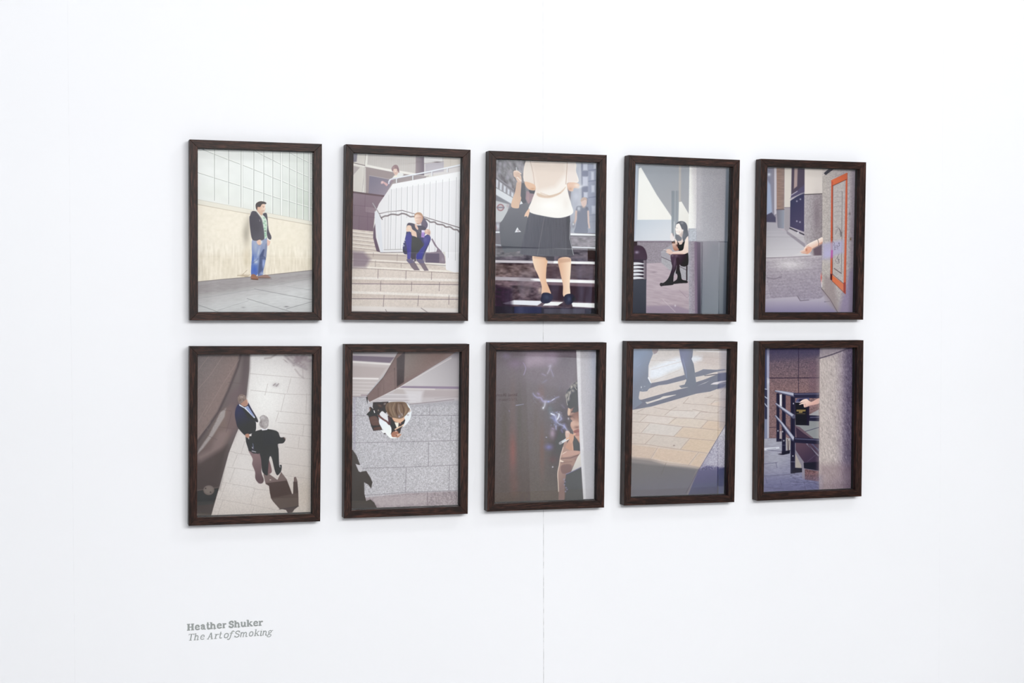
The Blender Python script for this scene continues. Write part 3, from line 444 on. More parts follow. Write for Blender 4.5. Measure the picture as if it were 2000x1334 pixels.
def pic4(A):      # seated woman with a cigarette beside a column
    A.v(1205, 295, 3.867)
    A.rect(0, 0, 970, 1340, 'a6a8b0')
    A.poly([(130, 85), (560, 85), (560, 600), (130, 600)], A.g((300, 100), 'a3a8b1', (420, 480), 'a9a9ae'), 3)
    A.poly([(165, 132), (182, 124), (300, 330), (415, 500), (412, 522), (150, 522)], A.g((170, 200), 'f3f3f2', (300, 520), 'ebe9e6'), 6); A.poly([(130, 90), (160, 95), (150, 680), (125, 680)], 'bcc5d6', 14, .9)
    A.poly([(150, 520), (415, 518), (415, 680), (135, 680)], A.g((200, 520), 'c3cad5', (300, 680), 'd2d4db'), 5)
    A.poly([(412, 300), (468, 300), (464, 680), (412, 680)], A.g((412, 0), '8e949c', (468, 0), '9ca0a7'), 4); A.line([(440, 300), (438, 560)], 5, 'b4b7bc', 4, .7); A.line([(432, 540), (434, 690)], 4, 'd9dade', 3, .8)
    A.poly([(468, 110), (485, 110), (482, 382), (466, 382)], 'bdb6b3', 6, .8); A.poly([(468, 384), (488, 382), (545, 480), (545, 600), (462, 600)], A.g((470, 400), 'eceae7', (540, 560), 'e2dfdb'), 4)
    # lower wall and ledge
    A.poly([(120, 678), (540, 678), (540, 860), (120, 860)], '958d97', 4); A.tex([(140, 680), (540, 680), (540, 860), (140, 860)], 9, 7, 7, 0, 5, 4, (1, .97, 1), 2); A.line([(150, 684), (440, 684)], 10, '837a86', 6, .7)
    A.poly([(330, 760), (420, 700), (540, 720), (540, 900), (345, 840)], 'a4a0a9', 4); A.poly([(336, 805), (420, 835), (530, 890), (530, 975), (430, 940), (336, 850)], 'a9a7ae', 4); A.tex([(336, 780), (530, 890), (530, 975), (336, 850)], 9, 6, 6, 0, 15, 4)
    A.line([(336, 800), (420, 838)], 3.5, '4b4048', 3); A.line([(470, 870), (530, 902)], 3.5, '4b4048', 3); A.line([(336, 765), (420, 745)], 3, 'b7b3bc', 3)
    A.poly([(120, 855), (336, 843), (440, 940), (545, 985), (545, 1240), (120, 1240)], A.g((230, 860), 'b7a9b2', (400, 1180), 'b0a1aa'), 5)
    A.tex([(120, 855), (336, 843), (545, 985), (545, 1240), (120, 1240)], 7, 60, 9, 8, 6, 6, (1, 1, 1), 2)
    A.poly([(220, 1170), (440, 1165), (545, 1200), (545, 1240), (220, 1240)], '97889b', 12, .75); A.line([(345, 1120), (440, 1215)], 3, 'd3c8ce', 4, .8); A.line([(470, 1050), (530, 1110), (545, 1090)], 3, '92848e', 4, .8); A.blob(440, 1168, 6, 8, 'dcd6dc', .8); A.blob(280, 915, 20, 5, '8f838d', .8); A.poly([(340, 1000), (545, 1000), (545, 1060), (380, 1030)], 'bfb2b8', 16, .6)
    # column and wall at right
    A.poly([(548, 85), (612, 85), (598, 590), (540, 590)], A.g((545, 0), 'efeeec', (610, 0), 'dcd9da'), 5); A.poly([(540, 585), (600, 585), (605, 1240), (545, 1240)], A.g((540, 0), 'a29fa9', (605, 0), '90838f'), 5)
    A.poly([(545, 585), (600, 585), (600, 680), (543, 680)], 'b6b9c2', 4); A.poly([(600, 85), (880, 85), (880, 1240), (605, 1240)], A.g((600, 600), 'b1b0b7', (820, 600), 'a3a1a8'), 6)
    A.poly([(560, 85), (640, 85), (640, 600), (596, 600)], 'c4bfc6', 30, .5); A.tex([(540, 85), (860, 85), (860, 1240), (540, 1240)], 5, 5, 5, 0, 11, 4, (1, 1, 1), 2)
    A.poly([(600, 680), (830, 680), (812, 1240), (600, 1240)], A.g((700, 690), '94919a', (700, 1200), '70767f'), 6); A.poly([(595, 685), (632, 690), (634, 1240), (606, 1240)], A.g((600, 700), '6e6473', (620, 1200), '3e3b48'), 8); A.tex([(545, 600), (600, 600), (600, 1240), (545, 1240)], 10, 7, 7, 0, 13, 4, (1, .95, 1), 2)
    A.poly([(585, 690), (605, 690), (610, 1240), (590, 1240)], '7b6a7f', 8, .8)
    A.poly([(825, 85), (880, 85), (860, 1240), (800, 1240)], A.g((850, 100), '7f8690', (830, 1200), '4c515c'), 10); A.poly([(700, 690), (812, 690), (800, 1240), (640, 1240)], '7d828a', 60, .4)  # right strip darkened: edge of the glass reflection painted into the print
    # bollard
    A.rect(120, 684, 153, 760, '3b2f36', 4); A.cur([(120, 820), (122, 740), (150, 712), (195, 722), (222, 765), (224, 822), (170, 826)], '453644', 5); A.blob(150, 765, 14, 10, 'a89cb4', .8)
    A.rect(118, 818, 222, 975, '3a323d', 4); A.rect(200, 825, 218, 970, '8a808a', 5, .8)
    for i in range(5): y = 852+i*27; A.cur([(118, y-9), (160, y-11), (200, y-3), (200, y+3), (160, y+6), (118, y+8)], 'dfe0e6', 5)
    A.poly([(105, 975), (222, 968), (220, 1240), (100, 1240)], A.g((110, 1000), '434650', (210, 1200), '3b3d47'), 4)
    # woman
    A.v(1285, 425, 9.53)
    A.poly([(525, 905), (550, 900), (550, 1170), (525, 1170)], '332a30', 5)
    A.cur([(455, 870), (560, 880), (556, 640), (470, 640)], '231c24', 6)
    A.cur([(240, 740), (238, 700), (290, 680), (420, 680), (520, 690), (552, 760), (545, 880), (500, 912), (430, 900), (390, 860), (330, 900), (260, 880)], A.g((280, 720), '4e3d4c', (480, 850), '2b2029'), 6)
    A.cur([(235, 750), (250, 690), (310, 700), (360, 740), (350, 840), (340, 950), (300, 1050), (288, 1180), (290, 1245), (200, 1262), (100, 1270), (60, 1280), (35, 1250), (50, 1215), (110, 1210), (190, 1130), (240, 1010), (265, 900)], A.g((250, 800), '4b3a4a', (230, 1200), '1f1a20'), 5)
    A.cur([(340, 760), (400, 760), (405, 950), (430, 1060), (450, 1150), (540, 1175), (548, 1215), (450, 1222), (300, 1235), (285, 1200), (350, 1150), (362, 1080), (330, 1030), (350, 900)], A.g((380, 900), '33262f', (420, 1180), '171318'), 5)
    A.blob(270, 710, 20, 16, '7d6a78', .7); A.blob(345, 710, 26, 16, '7a6674', .6); A.blob(310, 850, 16, 80, '6d5b6c', .6, 8); A.line([(340, 900), (310, 1010)], 6, '2a2028', 6, .7); A.line([(290, 1238), (420, 1222)], 6, '9b8b93', 4, .8)
    A.cur([(290, 1170), (340, 1045), (362, 1085), (345, 1130)], 'b3a4ad', 4)
    for x, y in [(60, 1240), (90, 1235), (70, 1262), (120, 1240)]: A.blob(x, y, 8, 5, '8a8088', .7)
    A.cur([(365, 430), (390, 500), (440, 495), (500, 430), (540, 560), (556, 660), (520, 690), (440, 640), (370, 600), (350, 520)], '231c24', 5); A.poly([(380, 430), (470, 430), (440, 500), (395, 500)], 'd9c0b6', 8); A.line([(375, 440), (390, 505)], 14, '2c2428', 5)
    A.cur([(560, 350), (565, 620), (540, 660), (480, 680), (380, 680), (255, 675), (265, 640), (380, 625), (465, 600), (490, 500), (520, 390)], A.g((500, 450), 'eddcd3', (480, 660), 'e3ccc2'), 5); A.poly([(270, 670), (470, 670), (470, 685), (280, 685)], 'b98f86', 6, .7)
    A.cur([(320, 400), (350, 400), (365, 500), (345, 500), (370, 560), (390, 600), (330, 618), (290, 590), (265, 480), (310, 480)], A.g((330, 420), 'efdcd2', (320, 610), 'a87462'), 6); A.rect(258, 430, 318, 480, '4a3433', 8, .95); A.blob(290, 465, 12, 12, 'b27f63', .8); A.blob(360, 520, 25, 22, '5f3a38', .7)
    A.cur([(225, 350), (245, 290), (270, 300), (285, 330), (310, 370), (310, 420), (265, 440), (235, 410)], 'e3dbdc', 7); A.line([(262, 285), (285, 340), (290, 360)], 9, 'c3a7a6', 7, .8); A.blob(285, 320, 10, 18, '8f7c80', .7)
    A.cur([(160, 595), (215, 585), (260, 620), (280, 660), (240, 685), (190, 670), (150, 640)], 'dcbfb4', 5); A.line([(108, 598), (170, 612)], 11, 'e5dcdc', 4); A.line([(120, 614), (165, 624)], 8, '4f4650', 4); A.poly([(190, 670), (240, 685), (220, 700)], '9c6f68', 8, .7)
    A.cur([(355, 170), (430, 150), (455, 200), (470, 300), (440, 380), (480, 430), (400, 470), (370, 440), (390, 330)], 'dcc8c1', 6)
    A.cur([(330, 180), (345, 130), (400, 105), (430, 170), (440, 260), (400, 310), (355, 312), (335, 285), (328, 235), (322, 215)], 'f1e9e5', 5)
    A.cur([(340, 120), (380, 75), (450, 65), (510, 90), (545, 150), (556, 250), (566, 330), (540, 360), (500, 420), (470, 440), (460, 380), (470, 260), (440, 200), (400, 115), (365, 115)], '63656d', 7)
    A.cur([(335, 320), (390, 330), (440, 380), (430, 430), (350, 430), (325, 360)], '72737b', 12, .95); A.blob(450, 100, 30, 25, '9b9ca2', .7); A.blob(480, 330, 40, 50, '767880', .7); A.blob(462, 238, 14, 18, 'f4efee', .95)
    A.line([(330, 190), (370, 195)], 8, '8f8488', 7, .6); A.line([(332, 262), (360, 262)], 7, 'c9a09c', 6, .7); A.blob(400, 270, 22, 20, 'd9c3bd', .7); A.line([(300, 70), (318, 380)], 7, 'cfd2d7', 6, .8)

def pic5(A):      # hand reaching from behind a stone pier with an orange taped sign
    A.v(1460, 300, 3.924)
    A.rect(0, 0, 970, 1340, 'b1a8b2')
    A.poly([(150, 95), (220, 95), (222, 540), (145, 530)], A.g((150, 300), '7a7d93', (220, 300), '8e8792'), 5); A.poly([(150, 200), (175, 240), (190, 470), (145, 480)], '9fabc6', 14, .9); A.blob(165, 160, 12, 12, 'cfd4e2', .9)
    A.poly([(145, 470), (185, 450), (215, 490), (215, 525), (145, 525)], '4d4a60', 8); A.poly([(205, 100), (225, 100), (222, 460), (205, 470)], 'c0bbc6', 5)
    A.poly([(222, 97), (285, 97), (280, 430), (224, 430)], A.g((222, 0), '92776c', (285, 0), '8c7a76'), 5); A.tex([(222, 97), (285, 97), (280, 430), (224, 430)], 9, 30, 6, 0, 4, 4, (1, .9, .8)); A.poly([(222, 430), (283, 430), (280, 575), (230, 570)], A.g((222, 0), '76737f', (280, 0), '8f94a2'), 5); A.line([(222, 430), (283, 428)], 5, '5f5058', 4)
    A.poly([(285, 97), (340, 97), (330, 412), (283, 412)], 'd1c9c3', 5); A.poly([(283, 412), (330, 412), (325, 570), (300, 600), (283, 580)], '9d979e', 5); A.line([(283, 413), (330, 413)], 4, '7b6e74', 4)
    A.poly([(338, 97), (440, 97), (438, 240), (335, 320)], '4f4656', 5); A.poly([(360, 97), (385, 97), (380, 250), (355, 270)], 'b7a19d', 8, .85); A.poly([(335, 320), (438, 235), (438, 290), (330, 345)], '544e68', 4); A.line([(335, 318), (380, 290)], 7, 'a6a0ae', 5)
    A.poly([(328, 362), (436, 290), (434, 600), (325, 560)], A.g((330, 400), '3d3c57', (430, 500), '4a4560'), 4)
    for x, y in [(378, 365), (405, 350), (378, 518), (402, 525)]: A.blob(x, y, 6, 6, 'b9b6c9', .9)
    A.line([(328, 345), (436, 300)], 8, 'a7a2ac', 4, .7); A.line([(325, 572), (434, 622)], 9, '2f2b40', 4); A.poly([(325, 582), (434, 632), (440, 700), (300, 600)], 'b9b4ba', 5); A.blob(388, 604, 8, 8, 'e8e6ea', .9)
    A.poly([(438, 97), (578, 97), (576, 310), (437, 315)], A.g((438, 200), 'd8cfca', (578, 200), 'cfc6c3'), 4); A.line([(437, 314), (576, 308)], 7, '4c4648', 4)
    A.poly([(436, 318), (576, 312), (572, 785), (500, 780), (435, 660)], A.g((440, 500), 'aba4a9', (575, 500), '8d8489'), 4); A.tex([(436, 318), (576, 312), (572, 785), (435, 660)], 12, 7, 9, 0, 7, 4, (1, .97, 1), 2); A.blob(530, 470, 24, 120, '7c7079', .7); A.poly([(500, 700), (576, 640), (572, 785), (510, 780)], '62525e', 14, .85)
    # pavement
    A.poly([(140, 525), (220, 530), (235, 575), (300, 600), (440, 712), (490, 780), (140, 800)], A.g((250, 560), 'a7a3ac', (300, 780), 'c7c3c9'), 6); A.poly([(300, 590), (440, 690), (440, 720), (300, 612)], '8c8590', 6, .8)
    for y in (600, 625, 650, 680, 735): A.line([(140, y), (280+(y-600), y-4)], 5, 'b7b2b9', 6, .5)
    A.poly([(140, 790), (330, 790), (440, 740), (480, 775), (140, 805)], 'cfcbcf', 10, .8); A.line([(138, 800), (300, 796), (485, 786)], 5, '645a64', 4, .9)
    A.poly([(130, 806), (572, 780), (572, 1040), (700, 1230), (120, 1230)], A.g((300, 820), 'b1a9b1', (350, 1200), '9d95a6'), 5)
    for i in range(13):
        y = 838+i*24; A.line([(132, y), (300, y-6), (572, y-30)], 7, '857b88', 9, .22)
    for i in range(44):
        x = 140+i*11; A.line([(x-26, 826-i*.7), (x, 900), (x+12, 980), (x+44, 1108)], 4.2, '756a78', 4, .5)
    A.blob(330, 850, 130, 40, 'd8d3d6', .75); A.tex([(130, 806), (572, 780), (572, 1120), (120, 1120)], 9, 12, 8, 10, 17, 8, (1, .97, 1.02), 2); A.line([(150, 950), (200, 962), (260, 945)], 8, '6f6572', 8, .6)
    A.poly([(120, 1115), (380, 1095), (400, 1130), (560, 1110), (600, 1080), (700, 1230), (120, 1230)], A.g((300, 1110), 'b0a8b6', (300, 1225), '8880a0'), 8); A.line([(385, 1095), (405, 1128), (470, 1122)], 6, '6d6470', 6, .8); A.line([(590, 1136), (630, 1132)], 5, '5d5462', 4, .8); A.poly([(560, 1040), (640, 1110), (690, 1225), (600, 1140)], '9e96a0', 12, .6)
    # pier
    A.poly([(573, 97), (850, 97), (820, 1235), (702, 1235), (630, 1110), (568, 1035), (573, 700)], A.g((575, 500), 'b3aba8', (830, 500), 'a49ca2'), 4); A.poly([(573, 97), (660, 97), (585, 175), (573, 175)], 'c9c0c0', 8, .7)
    A.poly([(583, 150), (630, 112), (662, 118), (600, 165)], '3f3c48', 4); A.tex([(573, 97), (850, 97), (820, 1235), (568, 1035)], 12, 8, 8, 0, 19, 5, (1, .97, .94), 3)
    A.line([(568, 1035), (632, 1115), (700, 1232)], 6, '5c4f5a', 4, .9); A.line([(572, 320), (569, 1030)], 3, '82787c', 3, .7); A.poly([(780, 900), (850, 860), (820, 1235), (690, 1235)], '85789b', 40, .7); A.poly([(795, 100), (850, 100), (825, 1235), (775, 1235)], '6f6575', 30, .45)
    A.poly([(590, 930), (660, 960), (700, 1235), (580, 1060)], '8b7d80', 30, .6); A.blob(790, 655, 6, 10, '5d4a33', .9); A.blob(783, 460, 7, 12, '6d6266', .8); A.line([(563, 930), (570, 1020)], 5, 'e5dcdf', 3); A.blob(565, 950, 5, 28, 'c8554c', .9)
    # orange tape frame
    A.poly([(640, 205), (765, 145), (762, 195), (652, 248)], A.g((650, 220), 'cc6c4c', (760, 160), 'c46548'), 3); A.poly([(642, 210), (656, 215), (652, 968), (634, 960)], 'bd5a44', 3); A.poly([(752, 200), (766, 148), (764, 500), (750, 1078), (735, 1060), (745, 600)], 'c2644a', 3)
    A.poly([(648, 930), (738, 1002), (740, 1062), (650, 975)], A.g((650, 940), 'd36f48', (735, 1050), 'c67a62'), 3); A.line([(650, 248), (760, 198)], 5, '5d3c34', 3, .9); A.line([(654, 255), (650, 920)], 5, '6b4238', 3, .8); A.line([(648, 922), (738, 998)], 5, '6e4a42', 3, .8); A.line([(650, 978), (738, 1064)], 5, '8c4534', 3, .8); A.poly([(634, 920), (650, 925), (648, 975), (634, 965)], '4a1f22', 4, .9)
    A.poly([(735, 990), (752, 985), (750, 1078), (735, 1062)], '8d3f3f', 5, .8); A.line([(765, 150), (752, 1075)], 4, '9f5140', 3, .7)
    A.poly([(658, 258), (742, 218), (734, 985), (656, 920)], 'b1aaaa', 4); A.tex([(658, 258), (742, 218), (734, 985), (656, 920)], 9, 8, 8, 0, 23, 4, (1, 1, 1), 2); A.line([(726, 290), (722, 610)], 5, '7c7478', 3, .85); A.line([(724, 600), (718, 920)], 4, '6d656b', 3, .85); A.line([(664, 880), (718, 918)], 6, '5e5459', 3, .9)
    A.line([(664, 300), (722, 290)], 3, '8a8286', 3, .6)
    for y in (340, 375, 410, 450, 480): A.line([(664, y), (690, y-8), (718, y-6)], 4, '8c8488', 5, .6)
    A.poly([(575, 690), (735, 660), (735, 760), (575, 810)], 'a9a5c6', 26, .75); A.blob(615, 770, 30, 40, 'b2add0', .7); A.poly([(640, 740), (655, 740), (652, 800), (638, 800)], 'b04f9a', 8, .8)  # purplish glow mirrored in the glass, painted into the print
    A.v(1550, 440, 8.34)
    for pts in [[(690, 35), (715, 25)], [(690, 90), (720, 90)], [(680, 150), (690, 130), (695, 100)], [(720, 40), (745, 60), (760, 110), (770, 185)], [(700, 70), (725, 65)], [(650, 270), (665, 290), (655, 330)], [(670, 330), (665, 400), (690, 385)], [(690, 330), (720, 340)], [(735, 280), (750, 330), (730, 345)], [(715, 330), (718, 390)], [(680, 560), (690, 600), (712, 590)], [(700, 545), (740, 470)], [(715, 510), (735, 600)], [(735, 550), (745, 610)], [(722, 560), (750, 555)], [(700, 620), (745, 615)], [(670, 360), (700, 355)], [(730, 300), (755, 290)]]: A.line(pts, 6, '5f5964', 6, .8)
    A.line([(745, 60), (775, 120), (775, 180)], 12, '5e575a', 6, .8); A.blob(760, 110, 8, 40, '6d6669', .7)
    # hand
    A.cur([(470, 195), (400, 225), (300, 270), (230, 310), (180, 360), (160, 400), (110, 420), (108, 435), (150, 432), (118, 455), (180, 462), (220, 470), (250, 460), (290, 420), (310, 380), (390, 335), (470, 280)], A.g((240, 300), 'eee2dc', (300, 420), 'd9a893'), 5)
    A.cur([(195, 380), (240, 345), (295, 370), (270, 430), (225, 450), (190, 420)], 'd79d86', 8, .8); A.blob(210, 400, 12, 20, 'a4654f', .7); A.lines([[(120, 440), (190, 430)], [(150, 458), (230, 452)], [(205, 345), (250, 330)]], 5, 'a87565', 5, .7); A.poly([(300, 380), (395, 335), (470, 285), (470, 310), (300, 400)], 'a98f8c', 10, .8); A.line([(392, 225), (410, 290), (405, 330)], 8, '4c4044', 6, .9); A.poly([(410, 300), (470, 270), (470, 290), (420, 310)], 'c58b78', 8, .8)

def pic6(A):      # two men in suits seen from above
    A.v(360, 665, 3.557)
    A.rect(0, 0, 1000, 1340, A.g((500, 100), 'd5d0d2', (850, 1200), 'c9bfba'))
    A.blob(560, 400, 190, 280, 'efeded', .9); A.blob(420, 900, 150, 180, 'ded9d9', .7); A.blob(860, 200, 60, 160, 'bdb5b6', .7); A.blob(850, 1080, 90, 130, 'bfb2a8', .6)
    for p in [[(455, 230), (900, 268)], [(460, 345), (700, 372), (900, 378)], [(640, 490), (900, 515)], [(650, 570), (900, 590)], [(640, 640), (900, 672)], [(700, 740), (900, 765)], [(345, 780), (480, 800)], [(300, 880), (490, 905)], [(660, 850), (900, 880)], [(265, 985), (490, 1025)], [(220, 1100), (460, 1140), (700, 1190)], [(640, 930), (900, 965)], [(480, 1030), (600, 1045)], [(740, 265), (715, 360)], [(700, 372), (670, 495)], [(850, 370), (845, 510)], [(655, 500), (635, 565)], [(420, 700), (395, 785)], [(370, 790), (335, 875)], [(350, 890), (315, 985)], [(290, 990), (250, 1100)], [(490, 1030), (460, 1135)], [(268, 1110), (230, 1215)], [(485, 1150), (465, 1215)], [(830, 590), (822, 665)], [(800, 670), (790, 750)], [(310, 770), (350, 775)], [(580, 300), (560, 380)]]: A.line(p, 2.6, 'a49a9a', 3.5, .65)
    A.tex([(180, 85), (900, 85), (900, 1230), (180, 1230)], 4, 6, 6, 0, 3, 5, (1, .98, .97), 2); A.tex([(180, 950), (900, 900), (900, 1230), (180, 1230)], 6, 5, 5, 0, 33, 60, (1, .95, .9), 2)
    for k in range(70):
        q = k*2.399; r = 9+2.9*k; x = 810+r*.72*math.cos(q)*.62-28*math.sin(k); y = 120+r*.5*math.sin(q)*.62
        if 85 < y < 265 and x < 900: A.blob(x, y, 13+5*math.sin(k*1.7), 7+3*math.cos(k*2.3), '85787e', .5, 40*math.sin(k))
    A.blob(800, 130, 70, 40, '95888e', .6); A.blob(860, 170, 45, 40, 'a3979c', .6); A.line([(560, 125), (600, 120), (640, 95)], 10, '9f9496', 10, .7); A.line([(700, 110), (760, 160), (850, 200)], 14, '948990', 14, .6); A.line([(770, 200), (800, 240), (830, 262)], 8, 'a2979b', 10, .6); A.line([(820, 160), (825, 255)], 6, 'a2979b', 8, .5)
    A.blob(635, 310, 22, 14, 'b5aeb2', .9); A.lines([[(618, 312), (632, 300)], [(640, 318), (655, 300)]], 5, '85797d', 5, .8)
    # shaded left
    A.poly([(60, 60), (456, 60), (452, 200), (432, 380), (400, 560), (360, 650), (310, 780), (240, 1030), (180, 1240), (60, 1240)], A.g((180, 200), '7b7172', (170, 1200), '574f4f'), 4)
    A.poly([(456, 60), (452, 200), (432, 380), (390, 600), (330, 600), (390, 300), (410, 60)], '675d60', 30, .9); A.poly([(60, 60), (400, 60), (370, 190), (300, 350), (230, 500), (60, 740)], A.g((100, 200), '7f7677', (280, 300), '8a7a78'), 5)
    A.line([(398, 70), (372, 180), (305, 350), (235, 500), (70, 735)], 16, '595053', 14, .85); A.tex([(60, 60), (400, 60), (300, 350), (60, 740)], 4, 7, 7, 0, 8, 8, (1, .95, .95), 2)
    for p in [[(90, 345), (180, 240), (280, 90)], [(140, 520), (250, 330), (380, 130)], [(92, 570), (160, 450)], [(90, 215), (170, 110)], [(90, 680), (180, 570)]]: A.line(p, 3.5, '9b8c8a', 4, .7)
    for p in [[(105, 210), (165, 285)], [(225, 190), (300, 300)], [(150, 380), (215, 420)], [(300, 140), (360, 190)], [(100, 100), (150, 160)], [(120, 560), (165, 620)]]: A.line(p, 3, '8c7e7d', 4, .5)
    A.poly([(60, 840), (110, 750), (250, 500), (330, 440), (385, 560), (300, 700), (200, 900), (60, 1000)], A.g((280, 500), '84736f', (110, 900), '695d5e'), 30)
    A.poly([(100, 760), (170, 660), (250, 500), (290, 470), (280, 530), (200, 660), (130, 750), (92, 790)], 'aaa3a3', 10, .85); A.tex([(100, 760), (250, 490), (290, 470), (130, 750)], 8, 6, 6, 0, 18, 4); A.poly([(90, 800), (180, 760), (240, 640), (330, 610), (260, 750), (110, 870)], '8e7d7d', 34, .7)
    A.poly([(310, 370), (420, 280), (400, 560), (330, 700), (290, 560)], '75656a', 40, .5); A.lines([[(255, 480), (330, 490)], [(240, 600), (350, 615)], [(300, 290), (410, 300)], [(170, 665), (230, 690)], [(330, 500), (290, 640)]], 3, '64585a', 4, .6)
    A.poly([(60, 870), (300, 730), (240, 1030), (60, 1060)], '4f4747', 40, .75); A.poly([(60, 1050), (238, 1025), (200, 1150), (60, 1150)], '3f3936', 4, .9); A.poly([(60, 1150), (202, 1136), (180, 1240), (60, 1240)], '4b4543', 4); A.line([(60, 1045), (240, 1020)], 6, '6c6360', 4, .6)
    A.ell(170, 1040, 38, 34, '7d7370', 5, .85); A.ell(168, 1038, 28, 24, '857a76', 4, .6); A.blob(148, 1028, 5, 4, '2f2a29', .9); A.blob(182, 1054, 5, 4, '2f2a29', .9); A.poly([(60, 1200), (300, 1215), (600, 1208), (900, 1190), (900, 1260), (60, 1260)], '8d8483', 14, .25)
    # shadows of the men
    A.v(450, 760, 5.444)
    A.cur([(190, 640), (260, 620), (330, 720), (330, 880), (355, 960), (340, 1000), (300, 1000), (265, 950), (262, 880), (232, 800), (236, 740)], A.g((250, 700), '8a7477', (310, 960), '66565a'), 7)
    A.cur([(400, 740), (440, 860), (420, 900), (360, 900), (350, 850)], '7b6366', 6)
    A.poly([(350, 905), (410, 900), (500, 965), (540, 880), (600, 960), (640, 1070), (655, 1115), (668, 1110), (675, 940), (690, 930), (700, 940), (712, 975), (722, 1100), (725, 1245), (680, 1280), (660, 1310), (610, 1315), (590, 1285), (520, 1270), (450, 1190), (420, 1110), (410, 1030), (375, 1010)], A.g((480, 950), '7b6c6b', (600, 1300), '4e4240'), 5)
    A.poly([(375, 1000), (600, 972), (640, 1070), (655, 1115), (560, 1135), (430, 1160), (410, 1030)], '4f4442', 4, .85); A.poly([(430, 1160), (722, 1110), (725, 1245), (530, 1278), (450, 1190)], '5d524f', 4, .9); A.poly([(668, 985), (712, 985), (722, 1105), (666, 1112)], '4f4543', 4, .8); A.blob(425, 965, 8, 5, 'e8ddd8', .9); A.line([(520, 1278), (724, 1246)], 7, '3e3331', 5, .8)
    # man one
    A.poly([(160, 500), (260, 500), (330, 640), (300, 690), (240, 680), (195, 655), (165, 560)], '39353c', 5); A.blob(240, 640, 20, 40, '4c4a57', .8); A.line([(238, 575), (245, 620)], 6, '8794b0', 5, .8); A.lines([[(230, 658), (270, 668)], [(232, 618), (240, 630)]], 7, 'd5d3da', 5, .9); A.line([(250, 680), (290, 675)], 10, '2f2b31', 6)
    A.cur([(88, 160), (60, 200), (47, 270), (58, 340), (80, 410), (155, 492), (200, 480), (265, 450), (272, 360), (262, 345), (292, 352), (285, 310), (220, 200), (185, 135), (180, 170), (130, 185)], A.g((80, 220), '3d3d5d', (170, 420), '3a3640'), 5)
    A.poly([(110, 180), (190, 175), (265, 305), (270, 340), (180, 300)], '35313a', 6, .6); A.poly([(92, 158), (120, 175), (150, 195), (185, 180), (262, 300), (255, 310), (150, 205), (95, 175)], 'dfe3f0', 4); A.poly([(160, 195), (190, 182), (255, 295), (240, 290)], '8f9cc6', 5)
    A.cur([(100, 130), (170, 110), (188, 140), (185, 165), (155, 185), (120, 170)], 'b38b7c', 6); A.cur([(78, 110), (85, 70), (125, 55), (160, 75), (168, 105), (140, 130), (110, 155), (90, 145)], '8b7b76', 8); A.tex([(78, 60), (160, 60), (165, 120), (90, 140)], 18, 9, 6, 20, 4, 8, (1, 1, .97), 2); A.blob(120, 85, 18, 10, 'b5a9a4', .6); A.blob(100, 120, 10, 14, '6d5d5a', .7); A.line([(178, 120), (186, 150)], 5, 'f0dcd0', 4, .8); A.cur([(160, 480), (195, 475), (202, 510), (185, 520), (162, 505)], 'b58a78', 5); A.line([(192, 515), (196, 530)], 6, 'e4e4ea', 4)
    # man two
    A.cur([(225, 490), (250, 455), (330, 430), (400, 425), (500, 450), (530, 510), (570, 512), (585, 540), (560, 575), (505, 585), (512, 640), (516, 740), (520, 800), (545, 810), (540, 870), (520, 900), (495, 915), (470, 860), (438, 730), (415, 728), (400, 860), (395, 915), (360, 905), (335, 860), (325, 740), (290, 640), (235, 570)], '3a363c', 5)
    A.poly([(330, 440), (480, 450), (500, 600), (330, 620)], '45404a', 40, .7); A.poly([(225, 480), (300, 470), (330, 640), (240, 570)], '302c35', 16, .7); A.line([(505, 470), (520, 560)], 6, '56525a', 6, .6); A.poly([(325, 420), (345, 405), (395, 418), (392, 432), (340, 440)], 'eceaf0', 5)
    A.cur([(310, 300), (350, 275), (395, 300), (408, 345), (400, 395), (370, 425), (330, 410), (305, 375), (318, 330)], 'a9a2a4', 6); A.blob(345, 305, 24, 14, 'cdc9cc', .9); A.blob(375, 380, 20, 25, 'bdb6b8', .8); A.blob(325, 350, 10, 20, '7f7678', .7); A.blob(340, 400, 20, 10, '857a7a', .6); A.tex([(308, 280), (400, 285), (408, 400), (330, 415), (305, 360)], 16, 9, 5, 50, 4, 8, (1, 1, 1), 2); A.blob(575, 525, 12, 10, '6f5a55', .8); A.line([(520, 800), (528, 830)], 7, 'dedbe0', 4, .8)

